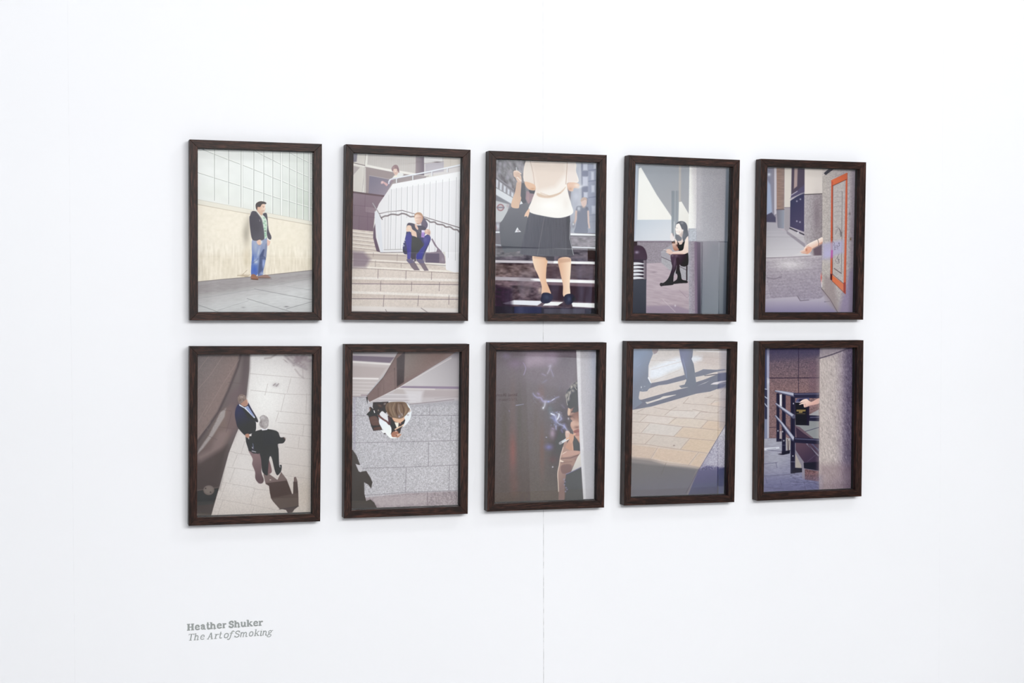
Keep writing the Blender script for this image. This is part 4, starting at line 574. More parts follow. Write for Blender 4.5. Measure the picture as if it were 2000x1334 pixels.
def pic7(A):      # woman with a bag seen from above on speckled paving
    A.v(660, 660, 3.705)
    A.rect(0, 0, 1000, 1340, A.g((300, 500), 'b7b5bc', (600, 1100), 'bfbcc2'))
    A.blob(250, 600, 160, 250, 'c6c3ca', .7); A.blob(700, 900, 220, 200, 'c5c2c8', .6)
    G = [(100, 425), (880, 425), (880, 1105), (100, 1160)]
    A.tex(G, 20, 4.4, 4.4, 0, 3, 4, (1, 1, 1.02), 2); A.tex(G, 11, 8, 8, 30, 14, 4, (1, 1, 1), 1)
    A.lines([[(120, 560), (230, 565)], [(530, 560), (880, 560)], [(665, 490), (662, 560)], [(820, 562), (815, 740)], [(110, 760), (880, 742)], [(658, 755), (654, 925)], [(110, 945), (500, 935), (880, 918)], [(495, 940), (489, 1115)], [(808, 925), (803, 1100)], [(190, 1140), (500, 1118), (880, 1103)]], 4, '8b858d', 4, .85)
    A.line([(120, 430), (120, 800)], 10, 'a79fb5', 14, .6)
    A.poly([(100, 1165), (500, 1125), (880, 1108), (880, 1225), (100, 1240)], 'a3979c', 6, .9); A.tex([(100, 1165), (500, 1125), (880, 1108), (880, 1225), (100, 1240)], 18, 8, 8, 0, 44, 4, (1, .95, .97), 2); A.poly([(240, 1150), (660, 1130), (640, 1200), (300, 1225)], 'bdb2b6', 30, .6); A.line([(648, 1118), (646, 1210)], 4, '776d74', 4, .8)
    # ledge area
    A.poly([(100, 98), (440, 98), (380, 210), (200, 420), (100, 430)], 'c3babb', 3); A.poly([(100, 98), (440, 98), (425, 130), (100, 118)], 'a9a3a8', 12); A.poly([(105, 125), (410, 140), (375, 182), (105, 168)], '857a88', 10); A.poly([(105, 105), (430, 100), (420, 135), (105, 128)], 'bab3b9', 10, .8)
    A.line([(105, 172), (375, 190)], 14, 'e3dede', 10); A.poly([(105, 200), (350, 215), (300, 285), (105, 285)], 'b5a9aa', 14, .8); A.line([(105, 292), (290, 296)], 10, 'e9e4e5', 7)
    for y in (320, 345, 370, 390, 408): A.line([(105, y), (280-(y-320)*.8, y+4)], 6, 'd9d2d4', 6, .7)
    A.line([(105, 425), (215, 430)], 6, '918791', 6, .8); A.line([(170, 414), (210, 415)], 10, '9c8b94', 6, .8)
    # right ledge
    A.poly([(220, 470), (440, 360), (880, 100), (880, 455), (540, 482), (500, 462), (225, 462)], 'c2bbbf', 4); A.poly([(560, 290), (820, 130), (880, 130), (880, 350), (450, 350)], A.g((850, 140), 'a7a1a7', (600, 340), 'c8c3c7'), 20); A.blob(850, 120, 40, 20, '79747b', .7)
    A.poly([(440, 348), (880, 352), (880, 370), (450, 362)], '94879a', 5); A.poly([(420, 364), (880, 374), (880, 430), (400, 400)], 'bdb4b5', 8); A.line([(420, 366), (700, 372)], 8, 'd8d2d2', 6); A.poly([(600, 380), (870, 380), (870, 430), (600, 430)], 'b3a8ac', 16, .8)
    for y, w, c in [(410, 7, 'd9d4d8'), (425, 5, 'c0bac0'), (440, 8, 'dcd7db'), (452, 4, 'aca4ab'), (460, 6, 'dad6da')]: A.line([(300, y), (560, y+2)], w, c, 5, .8)
    A.poly([(480, 375), (620, 380), (600, 470), (520, 470)], 'd9d5da', 26, .8); A.line([(520, 480), (700, 462), (840, 446)], 4, '7f7377', 3, .9); A.line([(700, 440), (870, 425)], 3, 'a1989d', 4, .7); A.poly([(540, 482), (840, 446), (880, 455), (880, 485), (530, 500)], 'a8a4ad', 14, .6)
    # brown upright sign board
    A.poly([(440, 98), (860, 98), (800, 140), (440, 358), (230, 465), (205, 430), (330, 280)], A.g((300, 300), '806e6d', (700, 120), '8b7a79'), 4); A.poly([(480, 98), (800, 98), (760, 150), (560, 260), (480, 300)], A.g((500, 110), '8c8482', (650, 200), '84726f'), 24, .9)
    A.poly([(425, 150), (485, 98), (478, 320), (425, 355)], A.g((450, 120), '625c5f', (450, 340), '4f4749'), 6); A.line([(330, 310), (332, 400)], 3, '695b59', 3, .8); A.line([(290, 360), (292, 430)], 3, '695b59', 3, .8); A.line([(410, 220), (415, 370)], 6, '5f5352', 4, .8); A.line([(440, 98), (330, 285), (210, 420)], 5, '655a5b', 4, .7)
    A.poly([(203, 430), (216, 425), (214, 480)], '3a3338', 3); A.line([(225, 468), (440, 362), (820, 145)], 5, 'd9d1d2', 5, .85); A.poly([(330, 280), (425, 220), (425, 355), (300, 430)], '8d7a79', 14, .4)
    A.tex([(205, 430), (440, 358), (800, 140), (480, 100)], 3, 6, 6, 0, 6, 4)
    # dark foliage shadow at bottom left
    A.poly([(95, 805), (108, 812), (135, 850), (160, 918), (135, 925), (152, 960), (170, 968), (205, 962), (235, 1010), (250, 1045), (240, 1090), (220, 1062), (190, 1045), (192, 1130), (205, 1180), (235, 1168), (262, 1190), (285, 1235), (95, 1245)], A.g((130, 850), '55504f', (180, 1220), '4a4644'), 4); A.poly([(128, 912), (160, 922), (180, 950), (165, 972), (150, 965)], 'c9c5cb', 5)
    # woman and bag
    A.v(700, 770, 13.34)
    A.poly([(380, 210), (780, 190), (800, 400), (700, 500), (560, 560), (430, 500), (370, 330)], '453a37', 12); A.blob(560, 300, 60, 30, '6e605a', .8, 30); A.blob(690, 250, 40, 26, 'a8a3a6', .7, -30)
    A.poly([(205, 530), (300, 430), (280, 340), (330, 330), (400, 400), (520, 560), (540, 700), (620, 930), (390, 955), (330, 830), (260, 560)], '3f3230', 10); A.cur([(300, 600), (440, 570), (510, 650), (550, 800), (480, 830), (370, 810), (310, 710)], '6b5652', 14); A.line([(370, 825), (560, 810)], 12, '2f2422', 8); A.poly([(390, 870), (580, 840), (600, 920), (400, 940)], '644f4b', 12, .9); A.lines([[(340, 640), (500, 620)], [(380, 720), (520, 700)]], 8, '7b6661', 10, .6)
    A.poly([(210, 535), (300, 440), (400, 540)], '38322f', 8); A.blob(300, 390, 18, 40, 'b39283', .8); A.poly([(395, 420), (415, 420), (435, 480), (415, 490)], 'f3f0f0', 6); A.blob(520, 420, 18, 22, 'aaa59a', .8)
    A.cur([(1200, 240), (1290, 260), (1370, 390), (1380, 500), (1350, 640), (1250, 780), (1150, 840), (1180, 600)], 'e9edf3', 10); A.blob(1340, 440, 16, 40, 'b28f82', .8, 30); A.blob(1290, 540, 26, 18, '8d7d80', .8)
    A.cur([(770, 560), (900, 600), (1190, 640), (1200, 740), (1110, 900), (1080, 1010), (950, 1080), (860, 1050), (850, 900), (780, 720)], '463438', 10); A.poly([(840, 680), (980, 740), (990, 880), (860, 900)], '3a3433', 20)
    A.cur([(560, 500), (620, 440), (700, 500), (760, 560), (800, 700), (700, 680), (560, 540)], 'e3e2e8', 12); A.cur([(540, 660), (620, 650), (760, 740), (850, 860), (860, 980), (840, 1050), (1000, 1130), (850, 1145), (770, 1090), (700, 1000), (600, 860), (545, 760)], A.g((600, 700), 'e9edf5', (800, 1050), 'f3f6fa'), 9); A.poly([(580, 940), (700, 930), (720, 1010), (640, 1010)], 'f2f3f5', 10); A.poly([(655, 1020), (700, 1010), (715, 1040), (670, 1045)], '55504f', 8)
    A.line([(530, 560), (640, 650), (740, 710), (800, 780)], 46, '6b4c4c', 12); A.line([(540, 550), (660, 640), (800, 740)], 10, '9b7d7c', 8, .8); A.poly([(760, 560), (830, 640), (850, 780), (790, 760)], '57404a', 12)
    A.cur([(880, 600), (1000, 580), (1190, 600), (1180, 680), (1090, 740), (1000, 730), (930, 700)], 'dcb59b', 12); A.poly([(940, 730), (1050, 740), (1040, 850), (1000, 880)], 'eee8dc', 10); A.line([(960, 915), (1060, 860), (1170, 800)], 34, 'e2c3a9', 10); A.poly([(1060, 770), (1180, 690), (1200, 740), (1100, 840)], '40292f', 12); A.blob(1090, 750, 24, 30, 'dfb79e', .8)
    A.cur([(860, 1030), (920, 970), (1020, 960), (1050, 1020), (1120, 1050), (1060, 1120), (960, 1120), (880, 1110)], 'a97866', 12); A.blob(980, 960, 20, 18, 'efe2da', .9); A.blob(1030, 1060, 70, 26, 'eccdb8', .8, -20); A.blob(990, 1075, 16, 16, '4d3330', .9); A.line([(1040, 1130), (1120, 1060)], 16, 'dfcfc6', 10, .8)
    A.cur([(700, 330), (780, 220), (1000, 195), (1220, 210), (1300, 330), (1340, 400), (1260, 520), (1180, 600), (1080, 640), (950, 620), (820, 590), (740, 470)], A.g((800, 300), '7a675a', (1200, 500), '846f60'), 14)
    for p, c in [([(820, 230), (830, 400), (900, 580)], '98806c'), ([(950, 220), (900, 380), (960, 560)], 'a08b78'), ([(1050, 230), (1060, 400), (1120, 530)], 'a79590'), ([(1120, 230), (1180, 400), (1170, 560)], '5b4a44'), ([(760, 330), (790, 470), (880, 580)], '5d483b'), ([(1230, 330), (1240, 440), (1180, 560)], 'a58c74'), ([(1000, 230), (980, 420), (1040, 600)], '4f3d38')]: A.line(p, [10, 34, 14], c, 22, .75, 1)
    A.blob(1080, 570, 50, 40, '8a8492', .7); A.blob(1060, 590, 12, 16, 'e2e0ea', .9); A.line([(1130, 500), (1150, 560)], 12, 'cfc9cf', 10, .8); A.blob(1100, 240, 90, 20, '5b4b45', .6)

def pic8(A):      # man in profile smoking behind a pale pillar
    A.v(935, 655, 3.758)
    A.rect(0, 0, 980, 1340, A.g((400, 200), '827b82', (400, 1100), '6a6360'))
    A.poly([(120, 95), (340, 100), (380, 1240), (110, 1240)], A.g((200, 200), '7d767c', (240, 1200), '625956'), 10); A.poly([(330, 100), (720, 105), (700, 420), (350, 330)], '877f88', 40, .7)  # darker left part: wall edge mirrored in the glass, painted into the print
    A.blob(430, 180, 90, 55, 'b3a4b3', .9); A.blob(540, 170, 50, 50, 'ab9cae', .8); A.blob(270, 210, 60, 40, '8f7f94', .7); A.blob(370, 200, 26, 40, 'b8a8b8', .6); A.blob(640, 200, 60, 100, '7d7880', .6); A.blob(200, 150, 30, 22, '8d8298', .6); A.blob(430, 290, 200, 60, '857c84', .6)
    A.blob(250, 850, 26, 150, '8d6562', .9); A.blob(250, 520, 22, 200, '7f6f6e', .5); A.blob(190, 700, 30, 200, '66605b', .6); A.blob(300, 650, 20, 260, '666461', .6); A.blob(420, 700, 22, 200, '746c69', .6); A.blob(465, 850, 18, 170, '7d6763', .8); A.blob(460, 430, 24, 60, '8c7371', .5); A.blob(340, 740, 16, 240, '6f6a67', .6); A.blob(260, 1100, 30, 80, '745c58', .6); A.blob(560, 900, 60, 180, '605b5c', .7)
    A.blob(610, 760, 70, 130, '4f4a50', .8); A.blob(620, 560, 60, 150, '625e66', .7); A.blob(530, 560, 50, 80, '69696f', .6); A.blob(541, 720, 20, 34, 'a291a2', .95); A.blob(515, 820, 26, 20, '7d7aa4', .95); A.blob(545, 915, 30, 26, '6f5a5c', .6); A.blob(543, 966, 5, 5, 'e0dce6', .9); A.blob(497, 748, 5, 4, 'b9b5cc', .9)
    A.tex([(120, 95), (720, 105), (760, 1230), (120, 1230)], 2.5, 8, 8, 0, 2, 5, (1, 1, 1), 2)
    # smoke
    A.v(1030, 700, 8.89)
    for p, w, c, o in [([(100, 610), (120, 640), (170, 680), (230, 685), (270, 740), (320, 745), (370, 750), (430, 730), (490, 690), (545, 668)], [10, 14, 20, 26, 30, 34, 28, 16, 10, 6], 'a8a3c6', .9), ([(180, 610), (200, 620)], 24, 'a89abf', .7), ([(310, 760), (300, 820), (275, 865)], [14, 18, 20], 'd8d9e8', .9), ([(380, 140), (400, 130), (380, 200), (350, 260)], [20, 26, 14, 8], 'bfb9cd', .8), ([(410, 200), (430, 250), (450, 310)], [12, 12, 8], 'a9a3bd', .7), ([(260, 270), (310, 295)], 12, 'a9a0b8', .7), ([(330, 380), (270, 420)], 10, '928da3', .7), ([(410, 960), (460, 980), (490, 1020), (500, 1080), (540, 1130), (600, 1160), (640, 1180), (690, 1250)], [18, 34, 30, 26, 16, 16, 26, 14], 'bcbfe2', .9), ([(500, 1070), (540, 1020), (555, 970), (530, 960)], [24, 28, 22, 12], 'dadcf0', .9), ([(570, 1010), (590, 1050), (560, 1080)], [14, 26, 14], 'b5b7e0', .8), ([(430, 1000), (470, 1060), (500, 1100)], [8, 40, 20], '8487b8', .6), ([(405, 1030), (440, 1040)], 14, 'a5a6cc', .7), ([(495, 1180), (500, 1230)], [20, 8], 'b9bde6', .9), ([(430, 1215), (460, 1225)], 12, 'b39ec0', .8), ([(640, 1150), (640, 1200), (620, 1210)], 12, 'a7a8e0', .8), ([(600, 810), (640, 860)], [14, 8], '8f899e', .6), ([(590, 1240), (610, 1280)], 12, '8a8ab8', .7), ([(560, 500), (540, 560)], 8, '8c88a0', .3)]:
        A.line(p, np.array(w)*2.6 if isinstance(w, list) else w*2.6, c, 60, o*.35, 1); A.line(p, w, c, 22, o*.8, 1)
    for k in range(60):
        q = k*2.4; A.blob(500+110*math.sin(q)*math.sin(k), 1050+120*math.cos(q*1.3), 12+8*math.sin(k*3), 6, 'a4a6cf', .35, 70*math.sin(k*1.9))
    for k in range(40):
        q = k*2.4; A.blob(300+190*math.sin(q), 710+60*math.cos(q*1.7), 16, 5, '9d97b8', .3, 60*math.sin(k*1.9))
    A.line([(415, 960), (470, 985)], [22, 12], 'eef0fa', 10, .9); A.blob(365, 750, 14, 12, 'a9b8e6', .9); A.blob(275, 860, 12, 12, 'f0f0f6', .9); A.line([(520, 1060), (545, 1010), (548, 965)], 10, 'f2f3fb', 8, .9, 1); A.line([(425, 728), (470, 700)], 9, 'e0e1f0', 8, .9); A.blob(395, 880, 40, 60, '7d8c98', .4)
    A.v(935, 655, 3.758); A.line([(330, 290), (345, 240), (325, 200)], [6, 8, 4], 'a297b4', 6, .7, 1); A.line([(275, 514), (330, 505)], [6, 3], 'a3a3bd', 5, .8); A.line([(222, 550), (226, 560)], 5, '8f86a8', 4, .6)
    # face, hair
    A.v(1070, 735, 5.336)
    A.cur([(320, 280), (330, 700), (300, 660), (280, 620), (265, 600), (265, 575), (245, 540), (235, 500), (255, 470), (235, 440), (212, 400), (210, 330), (240, 340)], A.g((230, 500), 'c7a497', (325, 420), '9d8079'), 5)
    A.cur([(260, 340), (320, 290), (326, 360), (270, 380)], '57494b', 8, .9); A.cur([(250, 400), (325, 370), (326, 440), (270, 440)], '8d6f68', 12, .8); A.cur([(215, 330), (235, 345), (228, 400), (212, 410), (205, 380)], 'd9bda9', 6); A.blob(232, 420, 20, 12, '4f3f42', .9); A.blob(215, 440, 8, 12, 'dcd6df', .7)
    A.cur([(240, 480), (300, 460), (326, 500), (300, 530), (262, 530)], 'd0aea0', 8); A.blob(300, 530, 26, 14, '785b58', .7); A.cur([(268, 570), (320, 550), (330, 575), (280, 585)], '9c6f6c', 6); A.cur([(275, 592), (325, 580), (330, 620), (290, 620)], 'b38680', 6); A.line([(270, 588), (325, 578)], 4, '6a4a4b', 4, .8); A.blob(315, 660, 20, 30, 'c59e8e', .8); A.poly([(262, 620), (300, 650), (345, 720), (345, 775), (265, 770), (245, 680)], '453d42', 12, .95)
    A.cur([(185, 230), (195, 160), (230, 120), (260, 80), (300, 50), (315, 45), (325, 280), (300, 300), (260, 330), (225, 335), (205, 300)], '55575f', 7)
    for x, y, a, b in [(205, 200, 16, 26), (225, 170, 22, 14), (250, 110, 16, 16), (280, 95, 26, 14), (300, 70, 16, 16), (215, 240, 14, 26), (260, 150, 20, 14), (195, 190, 10, 14)]: A.blob(x, y, a, b, 'b5ada6', .75, 30)
    for p in [[(235, 150), (225, 200), (210, 240)], [(280, 110), (300, 140)], [(250, 100), (240, 130)], [(190, 200), (196, 260), (205, 300)]]: A.line(p, 5, 'dcd3c8', 5, .8, 1)
    A.blob(285, 240, 40, 50, '464a53', .8); A.blob(300, 450, 22, 40, 'b08d82', .7); A.line([(250, 372), (290, 352), (325, 345)], 12, '3f3436', 8, .85)
    # hand and cigarette
    A.cur([(205, 565), (225, 580), (230, 610), (200, 690), (260, 720), (270, 775), (325, 780), (345, 790), (320, 850), (270, 930), (230, 1000), (190, 1060), (175, 1170), (170, 1290), (115, 1300), (112, 1180), (100, 1020), (120, 900), (130, 820), (155, 740), (185, 640), (182, 600)], A.g((130, 900), 'b1948b', (260, 1000), '8b7673'), 5)
    A.cur([(150, 800), (220, 775), (330, 780), (320, 810), (240, 830), (160, 840)], 'c2a095', 8); A.cur([(130, 880), (180, 860), (280, 870), (260, 930), (160, 930)], 'a58a82', 10); A.line([(135, 855), (240, 850), (320, 820)], 8, '70595a', 8, .8); A.line([(140, 900), (250, 890)], 6, '7a6362', 8, .6); A.cur([(140, 930), (240, 920), (230, 1000), (150, 1010)], '7d6766', 14, .8)
    A.line([(160, 740), (130, 850), (118, 930), (103, 1010), (108, 1120), (112, 1200)], 8, 'e3d0c2', 6, .9, 1); A.poly([(130, 870), (165, 885), (160, 895), (125, 890)], 'e8d6c9', 6); A.poly([(160, 800), (200, 780), (190, 790), (150, 815)], 'e5d3c8', 6); A.cur([(185, 570), (220, 575), (235, 610), (205, 640), (185, 630)], 'd5b7ab', 6); A.blob(205, 580, 14, 10, 'e9dcd6', .8)
    A.poly([(215, 670), (255, 630), (262, 700), (268, 770), (225, 770), (180, 740)], 'c39a89', 8); A.line([(250, 640), (262, 770)], 6, 'd8b6a4', 6, .7)
    A.line([(128, 698), (200, 655), (285, 600)], [26, 28, 12], 'd3d6dc', 5); A.line([(200, 655), (285, 600)], [24, 12], 'd9a98c', 6, .9); A.line([(125, 700), (140, 692)], 24, '8c8a8c', 6, .8); A.line([(150, 690), (215, 655)], 6, 'f0f1f4', 5, .8)
    A.cur([(225, 600), (270, 615), (262, 680), (230, 690)], 'cfa592', 6)
    # collar and jacket
    A.poly([(345, 790), (352, 950), (240, 1000), (270, 930), (310, 840)], A.g((300, 850), 'd8d2cc', (350, 940), 'c9c4c2'), 5); A.poly([(190, 1020), (250, 995), (350, 945), (370, 1300), (180, 1300), (190, 1180), (170, 1120), (185, 1060)], '4d4a50', 5); A.line([(190, 1020), (260, 990), (350, 945)], 9, '8987a0', 6, .9); A.blob(300, 1150, 50, 80, '54515a', .6)
    for x, y in [(170, 1075), (180, 1100), (190, 1160), (200, 1180), (185, 1200), (175, 1130)]: A.blob(x, y, 9, 9, '9593ab', .8)
    # pillar
    A.v(935, 655, 3.758)
    A.poly([(716, 95), (880, 95), (880, 1240), (775, 1240), (745, 850), (728, 380)], A.g((730, 0), 'c3bfc5', (850, 0), 'b3b1bb'), 5); A.poly([(716, 95), (745, 95), (752, 500), (790, 1240), (770, 1240), (742, 800), (726, 380)], 'dddbe0', 8, .9); A.tex([(716, 95), (880, 95), (880, 1240), (775, 1240)], 4, 7, 9, 0, 5, 4, (1, 1, 1), 2); A.blob(845, 200, 24, 180, 'a6abc0', .5); A.poly([(760, 850), (880, 850), (880, 1240), (780, 1240)], 'b9b8bd', 30, .5)

def pic9(A):      # legs and long shadows over warm paving
    A.v(1200, 655, 3.867)
    A.rect(0, 0, 970, 1340, A.g((300, 200), 'd6cecd', (500, 860), 'cfc0b6'))
    A.blob(400, 240, 130, 50, 'dde0e6', .8); A.blob(330, 290, 60, 40, 'e6eaf2', .9); A.blob(600, 170, 60, 20, 'dfe0e8', .7); A.blob(720, 180, 120, 60, 'c3b4b2', .6); A.blob(480, 130, 150, 20, 'd3ccca', .8); A.blob(320, 690, 160, 80, 'd7ccc6', .7); A.blob(560, 590, 180, 90, 'd6ccc8', .6); A.blob(640, 810, 120, 90, 'd0bfb0', .6); A.blob(740, 690, 70, 50, 'd2c2b5', .6)
    A.poly([(262, 330), (265, 255), (350, 215), (470, 165), (660, 160), (655, 185), (470, 250), (380, 285), (300, 325)], 'e5e8f1', 30, .85)
    for pts, c in [([(270, 662), (510, 690), (450, 760), (205, 735)], 'd3ccc9'), ([(520, 695), (705, 708), (840, 722), (780, 798), (455, 763)], 'd3c0af'), ([(305, 750), (560, 778), (500, 858), (235, 820)], 'cdc3bd'), ([(575, 782), (780, 800), (715, 888), (505, 860)], 'd2bda9'), ([(420, 625), (598, 630), (690, 645), (648, 700), (415, 668)], 'd6c9be'), ([(705, 645), (840, 655), (838, 720), (655, 700)], 'd4bfae'), ([(250, 602), (450, 622), (405, 668), (200, 650)], 'd9cfcb'), ([(130, 825), (320, 850), (270, 930), (130, 918)], 'cdb8aa'), ([(330, 852), (625, 885), (560, 975), (285, 930)], 'd2bcab'), ([(430, 560), (645, 580), (600, 625), (390, 602)], 'd8d0cc'), ([(700, 520), (840, 490), (840, 540), (700, 522)], 'd8c6bb'), ([(640, 890), (700, 893), (655, 1000), (570, 978)], 'd0baa8')]: A.poly(pts, c, 8, .75)
    A.tex([(120, 90), (860, 90), (860, 1000), (120, 940)], 4, 14, 8, -10, 5, 6, (1, .97, .93), 2)
    for p in [[(620, 118), (850, 126)]]: A.line(p, 5, 'e9e6ea', 3, .95)
    for p in [[(270, 190), (460, 190)], [(280, 260), (440, 215), (520, 195)], [(620, 200), (850, 230)], [(640, 160), (850, 180)], [(300, 340), (500, 260)], [(680, 215), (700, 195)], [(790, 250), (810, 230)], [(740, 235), (755, 215)]]: A.line(p, 3, 'bfb0aa', 5, .6)
    for p in [[(140, 590), (250, 600), (455, 622)], [(170, 582), (230, 550)], [(380, 602), (430, 560), (470, 540)], [(300, 545), (420, 565), (590, 570)], [(130, 652), (270, 660), (510, 690), (650, 702), (840, 722)], [(195, 650), (250, 602)], [(410, 668), (470, 620)], [(455, 622), (600, 628), (840, 655)], [(600, 628), (650, 578), (840, 590)], [(520, 512), (590, 520), (690, 525), (840, 545)], [(590, 560), (700, 580)], [(560, 470), (520, 515)], [(130, 740), (180, 738), (300, 750), (450, 765), (570, 778), (720, 792), (780, 800)], [(205, 732), (265, 668)], [(450, 762), (520, 690)], [(650, 702), (705, 645)], [(130, 818), (230, 822), (410, 850), (500, 862), (700, 890)], [(232, 820), (305, 748)], [(500, 858), (570, 778)], [(130, 925), (270, 935), (390, 962), (560, 980), (650, 1000)], [(275, 930), (325, 850)], [(560, 978), (635, 885)], [(840, 540), (780, 582)], [(730, 520), (760, 490), (840, 485)], [(700, 470), (740, 455)], [(840, 395), (800, 435)], [(680, 470), (840, 480)]]: A.line(p, 3.4, 'a5948d', 4, .7)
    A.blob(450, 832, 7, 5, '8a7a78', .8)
    # dark shade bottom
    A.poly([(110, 922), (270, 938), (390, 975), (560, 992), (655, 1005), (560, 1190), (540, 1240), (110, 1240)], A.g((300, 950), '8f8888', (300, 1190), '78757c'), 26); A.poly([(110, 960), (400, 990), (620, 1015), (535, 1240), (110, 1240)], A.g((300, 980), '7a7778', (330, 1200), '77757e'), 16); A.lines([[(390, 965), (370, 1010), (350, 1060)]], 4, '6f6b69', 6, .5)
    A.poly([(720, 870), (860, 640), (860, 1000), (640, 1010)], A.g((830, 720), 'c3c0cb', (700, 1000), '9c98ac'), 6); A.poly([(635, 1010), (700, 985), (860, 1000), (860, 1240), (540, 1240)], A.g((700, 1000), '6b6886', (740, 1200), '5c5d74'), 12); A.tex([(720, 880), (860, 640), (860, 1010), (640, 1020)], 26, 5, 5, 0, 12, 5, (1, 1, .9), 2); A.line([(845, 665), (720, 880), (610, 1060), (540, 1190)], 4, '6c6570', 3, .8); A.blob(740, 950, 60, 40, 'c9c6d2', .5)
    # shadows
    A.v(1230, 675, 9.53)
    A.poly([(400, 700), (700, 640), (860, 590), (1020, 545), (1060, 620), (1020, 640), (700, 720), (540, 740), (360, 800), (320, 850)], '7d7f8e', 7)
    A.poly([(1210, 505), (1280, 480), (1370, 440), (1600, 450), (1760, 438), (1805, 455), (1560, 500), (1400, 550), (1225, 585)], '7d7f8d', 7); A.poly([(1380, 555), (1560, 530), (1720, 520), (1720, 532), (1400, 568)], '6f6c76', 5)
    A.poly([(1235, 680), (1420, 620), (1600, 545), (1700, 520), (1820, 495), (1815, 650), (1700, 660), (1560, 690), (1500, 725), (1700, 720), (1800, 715), (1740, 770), (1620, 810), (1500, 855), (1240, 895), (1100, 935), (700, 1050), (400, 1135), (60, 1195), (40, 1195), (40, 1000), (220, 1008), (700, 870), (900, 820), (1090, 775), (1230, 740)], '7a7c8a', 6)
    A.poly([(290, 1050), (340, 1048), (560, 980), (620, 945), (860, 912), (860, 920), (600, 1000), (320, 1088)], 'd8d0cd', 6); A.poly([(1260, 745), (1400, 690), (1480, 655), (1400, 700)], 'c9c4c8', 5); A.poly([(1640, 500), (1820, 500), (1810, 780), (1640, 810)], '565a78', 30, .6); A.poly([(1510, 722), (1560, 690), (1700, 660), (1800, 648), (1800, 665), (1680, 695), (1640, 715)], 'dbd5dc', 6)
    A.poly([(60, 60), (430, 60), (430, 160), (380, 280), (350, 370), (345, 580), (335, 600), (405, 700), (400, 730), (360, 800), (320, 850), (250, 858), (185, 852), (165, 970), (180, 1005), (240, 1060), (60, 1195), (40, 1195)], A.g((80, 300), '94a0b8', (330, 500), '858a99'), 6); A.poly([(350, 580), (335, 605), (380, 690), (405, 705)], 'f1f2f8', 7, .9); A.cur([(420, 60), (530, 60), (505, 130), (440, 165), (425, 120)], 'a3989d', 8); A.lines([[(440, 160), (520, 160)], [(430, 120), (440, 160)]], 8, 'dcdce4', 7, .7)
    A.poly([(915, 60), (1180, 60), (1168, 200), (1150, 250), (1190, 340), (1210, 480), (1230, 640), (1240, 720), (1200, 900), (1090, 930), (1060, 820), (1080, 775), (960, 790), (915, 750), (1020, 725), (1055, 650), (1020, 540), (990, 400), (950, 260)], A.g((950, 300), '8487a0', (1150, 400), '7b7f8c'), 6); A.poly([(1090, 780), (1240, 740), (1240, 890), (1090, 930)], '7a7d8a', 10, .8); A.line([(990, 250), (1040, 450), (1060, 600)], 12, '9398ba', 12, .6, 1)
    A.line([(920, 748), (1000, 775), (1080, 772)], 4, 'bab2b6', 4, .6); A.blob(215, 775, 8, 16, 'e8ebf4', .9); A.blob(275, 760, 12, 6, 'c0c6d6', .8); A.blob(235, 825, 8, 6, 'b5bccb', .7); A.line([(130, 400), (210, 340)], 8, '9aa8cc', 8, .5)
    A.v(1200, 655, 3.867); A.poly([(800, 90), (900, 90), (880, 700), (790, 700)], '908ea6', 30, .35); A.poly([(785, 1010), (870, 990), (860, 1240), (780, 1240)], '2b305a', 14, .85)  # right band: where the glass reflection ends, painted into the print's tone

